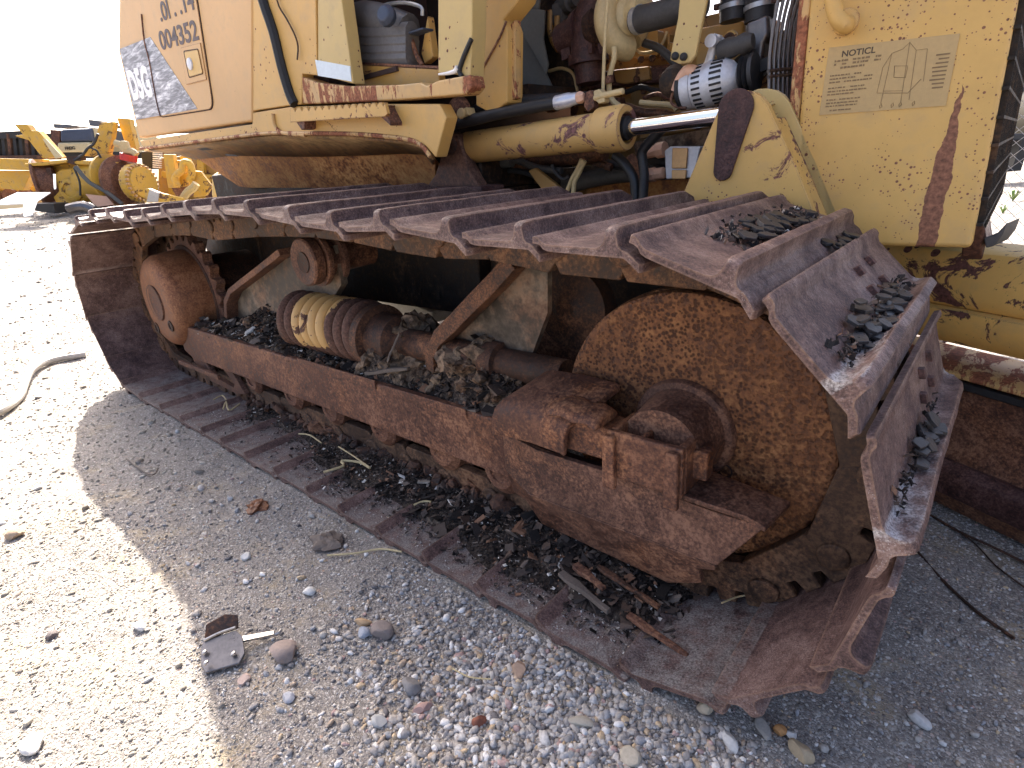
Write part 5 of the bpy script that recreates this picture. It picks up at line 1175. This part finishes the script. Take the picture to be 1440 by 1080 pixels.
M = MB(); M.prism([B(59.5, 195, D1-.03), B(64, 195, D1-.03), B(88, 221, D1-.03), B(78, 223, D1-.03)], FH*.02); M.build('arm_edge', 'cream', tr)
M = MB(); M.tube([B(x, y, D1-.1) for x, y in [(138, 188), (132, 202), (124, 208), (116, 218), (104, 226)]], .018, 8); M.tube([B(x, y, D1-.1) for x, y in [(128, 208), (136, 212), (142, 222)]], .015, 8); M.tube([B(x, y, D1-.25) for x, y in [(104, 236), (112, 256), (113, 275)]], .014, 8); M.build('hose', 'rubber', tr)
M = MB(); M.tube([B(x, y, D1-.3) for x, y in [(106, 234), (125, 256), (150, 270), (172, 287)]], .03, 8); M.build('drag_hose', 'greypanel', tr)
M = MB(); M.cyl(B(181, 226, D1), B(181, 217, D1), .11, 16); M.build('oil_can', 'redpaint', tr)
M = MB(); M.tube([B(x, y, D1) for x, y in [(162, 201), (172, 205), (176, 212), (186, 213), (192, 218)]], .05, 8); M.lathe(B(176, 205, D1), (0, 0, 1), [(-.05, .06), (.05, .06), (.07, .03)], 10); M.build('valve_cluster', 'tubecream', tr)
M = MB(); bp(M, [(46, 219), (58, 219), (58, 224), (46, 224)], D1, .1); bp(M, [(94, 220), (112, 219), (114, 226), (104, 232), (93, 228)], D1-.1, .12); M.build('mounting_block', 'rustdark', tr)
M = MB(); bp(M, [(70, 282), (86, 296), (112, 292), (125, 281), (150, 288), (130, 296), (60, 296)], D1+.1, .5); M.build('belly_pan', 'rustdark', tr)
M = MB(); bp(M, [(120, 273), (150, 276), (160, 288), (135, 291)], D1-.25, .02); M.build('belly_cover', 'copperpink', tr)
# dark machine with a cream skirt further back
D2 = 14.0
mc = empty('covered_machine', B(108, 228, D2), 'cream machine with a long black hood standing behind the stripped tractor', 'machine')
M = MB(); bp(M, [(84, 182), (129, 180), (132, 199), (84, 200)], D2, 1.2); M.build('hood', 'bluegrey', mc, .05)
M = MB(); bp(M, [(75, 174), (96, 175), (110, 177), (84, 180), (76, 180)], D2+.2, 1.0); bp(M, [(124, 168), (150, 171), (164, 176), (150, 178), (126, 177)], D2+.2, 1.); M.build('canopy_sheet', 'gunmetal', mc)
M = MB(); bp(M, [(80, 200.5), (126, 199.5), (128, 214), (80, 214)], D2-.02, 1.3); M.build('skirt', 'cream', mc, .04)
M = MB(); bp(M, [(82, 214.2), (190, 213), (190, 222), (82, 222)], D2+.1, 1.); M.build('chassis', 'black', mc)
M = MB(); bp(M, [(70, 182), (84, 184), (84, 215), (72, 215)], D2+.05, .5); M.build('end_plate', 'rustframe', mc, .01)
M = MB(); bp(M, [(130, 180), (142, 181), (140, 214), (129, 214)], D2+.05, .5); bp(M, [(182, 176), (200, 178), (200, 214), (185, 214)], D2+.1, .6); M.build('side_panel', 'cream', mc, .01)
pp = B(92, 211.0, D2-.03); text('lettering', 'FREIG', 'black', pp, EH, Vector((0, 0, 1)), .09*1.0, mc, .003)
# rack of black posts at far left
D3 = 13.0
rk = empty('storage_rack', B(20, 222, D3), 'rack of leaning black steel posts at the far left of the yard', 'rack')
M = MB(); bp(M, [(-30, 187), (28, 184), (60, 187), (60, 193), (-30, 196)], D3, .25); M.build('top_beam', 'black', rk)
for i in range(9):
    x = -14+i*8.2
    M = MB(); bp(M, [(x-2, 188), (x+2.5, 188), (x+6, 220), (x+1.5, 220)], D3+.02*(i % 3), .15); M.build('post', 'black' if i % 3 else 'rustdark', rk)
M = MB(); bp(M, [(-30, 219), (62, 218), (62, 224), (-30, 226)], D3-.1, .5); M.build('base_rail', 'rustdark', rk)
# bent pale sheet metal on the ground
D4 = 7.6
ms = MB(); P = lambda x, y, o=0: B(x, y, D4, o)
ms.prism([P(-20, 274, .5), P(30, 274, .5), P(36, 285, .2), P(46, 303, 0), P(34, 306, 0), P(20, 288, .15), P(0, 289, .1), P(-20, 289, .1)], Vector((0, 0, .012)))
ms.prism([P(0, 247, .9), P(4, 247, .9), P(30, 268, .6), P(27, 269, .6)], Vector((0, 0, .012)))
tag(ms.build('sheet_metal', 'whitesheet'), 'bent pale sheet metal lying on the sunlit ground at far left', 'sheet metal')
M = MB(); bp(M, [(40, 286), (75, 286), (78, 300), (50, 297)], D1-.6, .3); tag(M.build('rubber_mat', 'rubber', None, .01), 'black rubber scrap lying under the stripped tractor', 'scrap')
M = MB(); M.tube([B(97, 294, D1-.8), B(118, 290, D1-.8), B(133, 296, D1-.8)], .07, 10); tag(M.build('pipe_piece', 'gunmetal'), 'short grey pipe on the ground before the stripped tractor', 'pipe')
# yellow attachments between tractor and bulldozer
D5 = 8.2
at_ = empty('tow_frame', B(255, 285, D5), 'yellow tow frame with a ring hook behind the rear of the track', 'tow frame')
M = MB(); bp(M, [(229, 217), (243, 217), (250, 264), (236, 264)], D5, .1); bp(M, [(252, 219), (264, 219), (266, 232), (270, 270), (262, 272)], D5+.3, .1); M.build('upright', 'yellowfar', at_, .01)
M = MB(); bp(M, [(243, 225), (266, 226), (266, 230), (243, 229)], D5+.1, .08); bp(M, [(236, 243), (268, 243), (262, 262), (240, 264)], D5+.1, .15); M.build('cross_plate', 'yellowfar', at_, .01)
M = MB(); M.tube([B(x, y, D5-.05) for x, y in [(250, 262), (246, 252), (250, 244), (256, 240), (258, 230), (262, 228), (268, 232), (270, 246), (266, 254)]], .045, 10); M.build('ring_hook', 'yellowfar', at_)
M = MB(); bp(M, [(271, 240), (282, 241), (298, 262), (290, 275), (272, 278)], D5, .05); M.build('side_plate', 'yellowfar', at_, .005)
M = MB(); M.tube([B(x, y, D5-.2) for x, y in [(257, 280), (264, 270), (272, 264), (276, 258)]], .05, 8); M.build('curved_arm', 'yellowpale', at_)
M = MB(); bp(M, [(240, 262), (262, 258), (272, 272), (250, 280)], D5+.2, .2); M.build('ballast', 'rustframe', at_)
M = MB(); bp(M, [(204, 266), (209, 265), (224, 271), (258, 279), (256, 284), (203, 285)], D5-.4, .06); bl = M.build('scraper_blade', 'yellowfar', None, .004); tag(bl, 'low yellow scraper blade with a bare silver patch behind the rear shoes', 'blade')
M = MB(); bp(M, [(210, 266.5), (224, 272), (222, 284), (206, 284)], D5-.41, .0095); M.build('bare_patch', 'steel', bl)
M = MB(); bp(M, [(296, 246), (312, 238), (326, 240), (335, 256), (335, 280), (296, 280)], D5-1.2, .45); yb = M.build('counterweight', 'yellowclean', None, .05, 3); tag(yb, 'squat yellow counterweight block lit on top behind the rear track', 'counterweight')
M = MB(); M.lathe(B(313, 237, D5-.9), (0, 0, 1), [(-.02, .05), (.05, .05), (.05, 0)], 12); M.build('lifting_stud', 'yellowclean', yb)
M = MB(); bp(M, [(198, 213), (214, 213), (214, 238), (200, 238)], D5+1.5, .3); pn = M.build('radiator_unit', 'black', None, .01); tag(pn, 'small black radiator with a white grid panel behind the brake drums', 'radiator')
M = MB()
for i in range(8): bp(M, [(214.5, 213+i*3), (227, 214+i*3), (227, 215.6+i*3), (214.5, 214.6+i*3)], D5+1.48, .03)
M.build('grid_panel', 'whitesheet', pn)

# low yellow frames filling the row right up to the bulldozer
ff = empty('ripper_frame', B(290, 283, 9.6), 'large dull yellow ripper frame lying behind the tow frame and counterweight', 'ripper frame')
M = MB(); bp(M, [(222, 222), (300, 216), (348, 222), (348, 284), (222, 284)], 9.7, .3); M.build('frame_plate', 'yellowdirty', ff, .02)
M = MB(); bp(M, [(226, 240), (300, 246), (346, 240), (346, 250), (300, 256), (226, 250)], 9.55, .14); M.build('cross_beam', 'yellowfar', ff, .02)
for x in (234, 276, 318): M = MB(); bp(M, [(x, 222), (x+9, 222), (x+14, 284), (x+3, 284)], 9.58, .1); M.build('shank', 'yellowfar', ff, .01)
for x, y in ((256, 262), (300, 270)): M = MB(); M.lathe(B(x, y, 9.52), -FH, [(0, .13), (.05, .13), (.05, .07), (.02, .06), (.02, 0)], 20); M.build('pivot_ring', 'rustframe', ff)
lf = empty('axle_frame', B(10, 290, 9.8), 'long rusty yellow axle frame lying at the far left behind the pale sheets', 'axle frame')
M = MB(); bp(M, [(-40, 244), (60, 246), (64, 262), (50, 286), (-40, 288)], 9.9, .3); M.build('frame_plate', 'yellowdirty', lf, .02)
M = MB(); bp(M, [(-40, 258), (46, 262), (44, 270), (-40, 268)], 9.8, .09); M.build('lower_rail', 'yellowfar', lf, .02)
for x in (-6, 18, 40): M = MB(); M.lathe(B(x, 276, 9.75), -FH, [(0, .12), (.06, .12), (.06, .05), (0.03, 0)], 18); M.build('frame_roller', 'rustframe', lf)
# a further row of parts closing the yard behind the tractor
D7 = 16.0
for k, (pts, mt, lb) in enumerate([
    ([(-30, 196), (14, 198), (40, 205), (70, 206), (72, 222), (-30, 226)], 'yellowdirty', 'row of dull yellow track frames stacked behind the tractor rail'),
    ([(140, 186), (166, 183), (170, 196), (186, 190), (205, 192), (206, 216), (140, 218)], 'yellowfar', 'yellow loader body half hidden between the tractor arms and the bulldozer'),
    ([(206, 206), (236, 204), (300, 212), (330, 216), (330, 240), (206, 236)], 'rustframe', 'rusty brown bucket seen under the bulldozer belly'),
    ([(60, 196), (72, 188), (80, 188), (82, 216), (62, 216)], 'rustframe', 'rusty upright steel plate left of the cream machine')]):
    M = MB(); bp(M, pts, D7-.5*k, .9); o = M.build(('track_frame_stack', 'loader_body', 'bucket', 'steel_plate')[k], mt, None, .03); tag(o, lb, ('track frames', 'loader', 'bucket', 'steel plate')[k])
# ------------------------------------------------------------------ right: wire fence and a dark machine beyond it
FY = 3.4
fe = empty('chain_link_fence', (1.0, FY, GZ), 'galvanised chain link fence standing beyond the front of the bulldozer', 'fence')
M = MB(); x0, x1, z0, z1, cs = .15, 2.6, GZ+.02, 1.95, .062
nW = int((x1-x0+(z1-z0))/cs)
for i in range(-2, nW+2):
    for sgn in (1, -1):
        c = x0+i*cs if sgn > 0 else x1-i*cs
        za, zb2 = z0, z1; xa = c-(z1-z0)*sgn if False else c; 
        pa = Vector((c-sgn*(z1-z0), FY, z1)); pb = Vector((c, FY, z0))
        # clip to x range
        d = pb-pa; t0, t1 = 0, 1
        for lim, s_ in ((x0, 1), (x1, -1)):
            qa, qb = (pa.x-lim)*s_, (pb.x-lim)*s_
            if qa < 0 and qb < 0: t0 = 2
            elif qa < 0: t0 = max(t0, qa/(qa-qb))
            elif qb < 0: t1 = min(t1, qa/(qa-qb))
        if t0 < t1: M.tube([pa+d*t0+Vector((0, .003*sgn, 0)), pa+d*t1+Vector((0, .003*sgn, 0))], .0016, 4, smooth=0)
M.build('wire_mesh', 'galv', fe)
for x in (.15, 2.6): MB().cyl((x, FY+.03, GZ-.05), (x, FY+.03, 2.05), .025, 12).build('fence_post', 'galv', fe)
MB().cyl((.1, FY+.03, 1.96), (2.7, FY+.03, 1.96), .016, 10).build('top_rail', 'galv', fe)
D6 = 11.0
dm = empty('trailer', B(1440, 232, D6), 'dark flat trailer with a slanted leg standing beyond the wire fence', 'trailer')
M = MB(); bp(M, [(1396, 100), (1425, 96), (1470, 90), (1470, 128), (1420, 130), (1396, 112)], D6, .8); bp(M, [(1380, 190), (1480, 186), (1480, 197), (1380, 199)], D6, 1.2); M.build('deck', 'rubber', dm, .02)
M = MB(); bp(M, [(1438, 196), (1450, 196), (1436, 240), (1402, 243), (1402, 238), (1424, 236)], D6-.1, .2); M.build('landing_leg', 'black', dm, .01)
M = MB(); bp(M, [(1398, 205), (1480, 203), (1480, 213), (1398, 214)], D6+.3, .2); M.build('axle_beam', 'gunmetal', dm)
# weed tufts
for k, (x, y, lb) in enumerate([(1424, 283, 'small green weed growing on the sunlit ground beyond the guard'), (1410, 300, 'low dry weed just left of the green one')]):
    p = G(x, y, 0); mb = MB(); r = random.Random(k)
    for i in range(22):
        a = r.uniform(0, 2*PI); l = r.uniform(.10, .22)*(1 if k == 0 else .6); w_ = Vector((math.cos(a), math.sin(a), 0)); s_ = Vector((-w_.y, w_.x, 0))*.008
        t1 = p+w_*l*.45+Vector((0, 0, l*.75)); t2 = p+w_*l*.9+Vector((0, 0, l*.8))
        mb.add([p-s_, p+s_, t1+s_, t1-s_, t2], [(0, 1, 2, 3), (3, 2, 4)])
    if 'weed' not in MT: simple('weed', (.12, .20, .035), .6, amt=.4)
    tag(mb.build('weed', 'weed'), lb, 'weed')

# ------------------------------------------------------------------ light, sky, camera
SUN = Vector((-1.0, .5, 1.0)).normalized()
sl = bpy.data.lights.new('sun', 'SUN'); sl.energy = 3.9; sl.angle = math.radians(.5); sl.color = (1, .93, .83)
so_ = bpy.data.objects.new('sun', sl); COL.objects.link(so_); so_.rotation_euler = (-SUN).to_track_quat('-Z', 'Y').to_euler(); so_.location = (-6, 4, 8)
w = bpy.data.worlds.new('World'); SC.world = w; w.use_nodes = True; nt = w.node_tree
sky = nt.nodes.new('ShaderNodeTexSky'); sky.sky_type = 'NISHITA'; sky.sun_disc = False
sky.sun_elevation = math.asin(SUN.z); sky.sun_rotation = math.atan2(SUN.x, SUN.y); sky.air_density = .6; sky.dust_density = 6.0; sky.ozone_density = .6
bg = nt.nodes['Background']; nt.links.new(sky.outputs[0], bg.inputs[0]); bg.inputs[1].default_value = .13
cd = bpy.data.cameras.new('camera'); cam = bpy.data.objects.new('camera', cd); COL.objects.link(cam)
cd.sensor_width = 36; cd.lens = FPX*36/1440; cd.clip_start = .02; cd.clip_end = 500
m = Matrix((CR, -CD, -CF)).transposed().to_4x4(); m.translation = CAM; cam.matrix_world = m
SC.camera = cam
SC.view_settings.view_transform = 'Standard'; SC.view_settings.look = 'None'; SC.view_settings.exposure = 2.1; SC.view_settings.gamma = 1
SC.cycles.max_bounces = 6; SC.cycles.diffuse_bounces = 3; SC.cycles.glossy_bounces = 3
try: SC.cycles.use_denoising = True
except Exception: pass
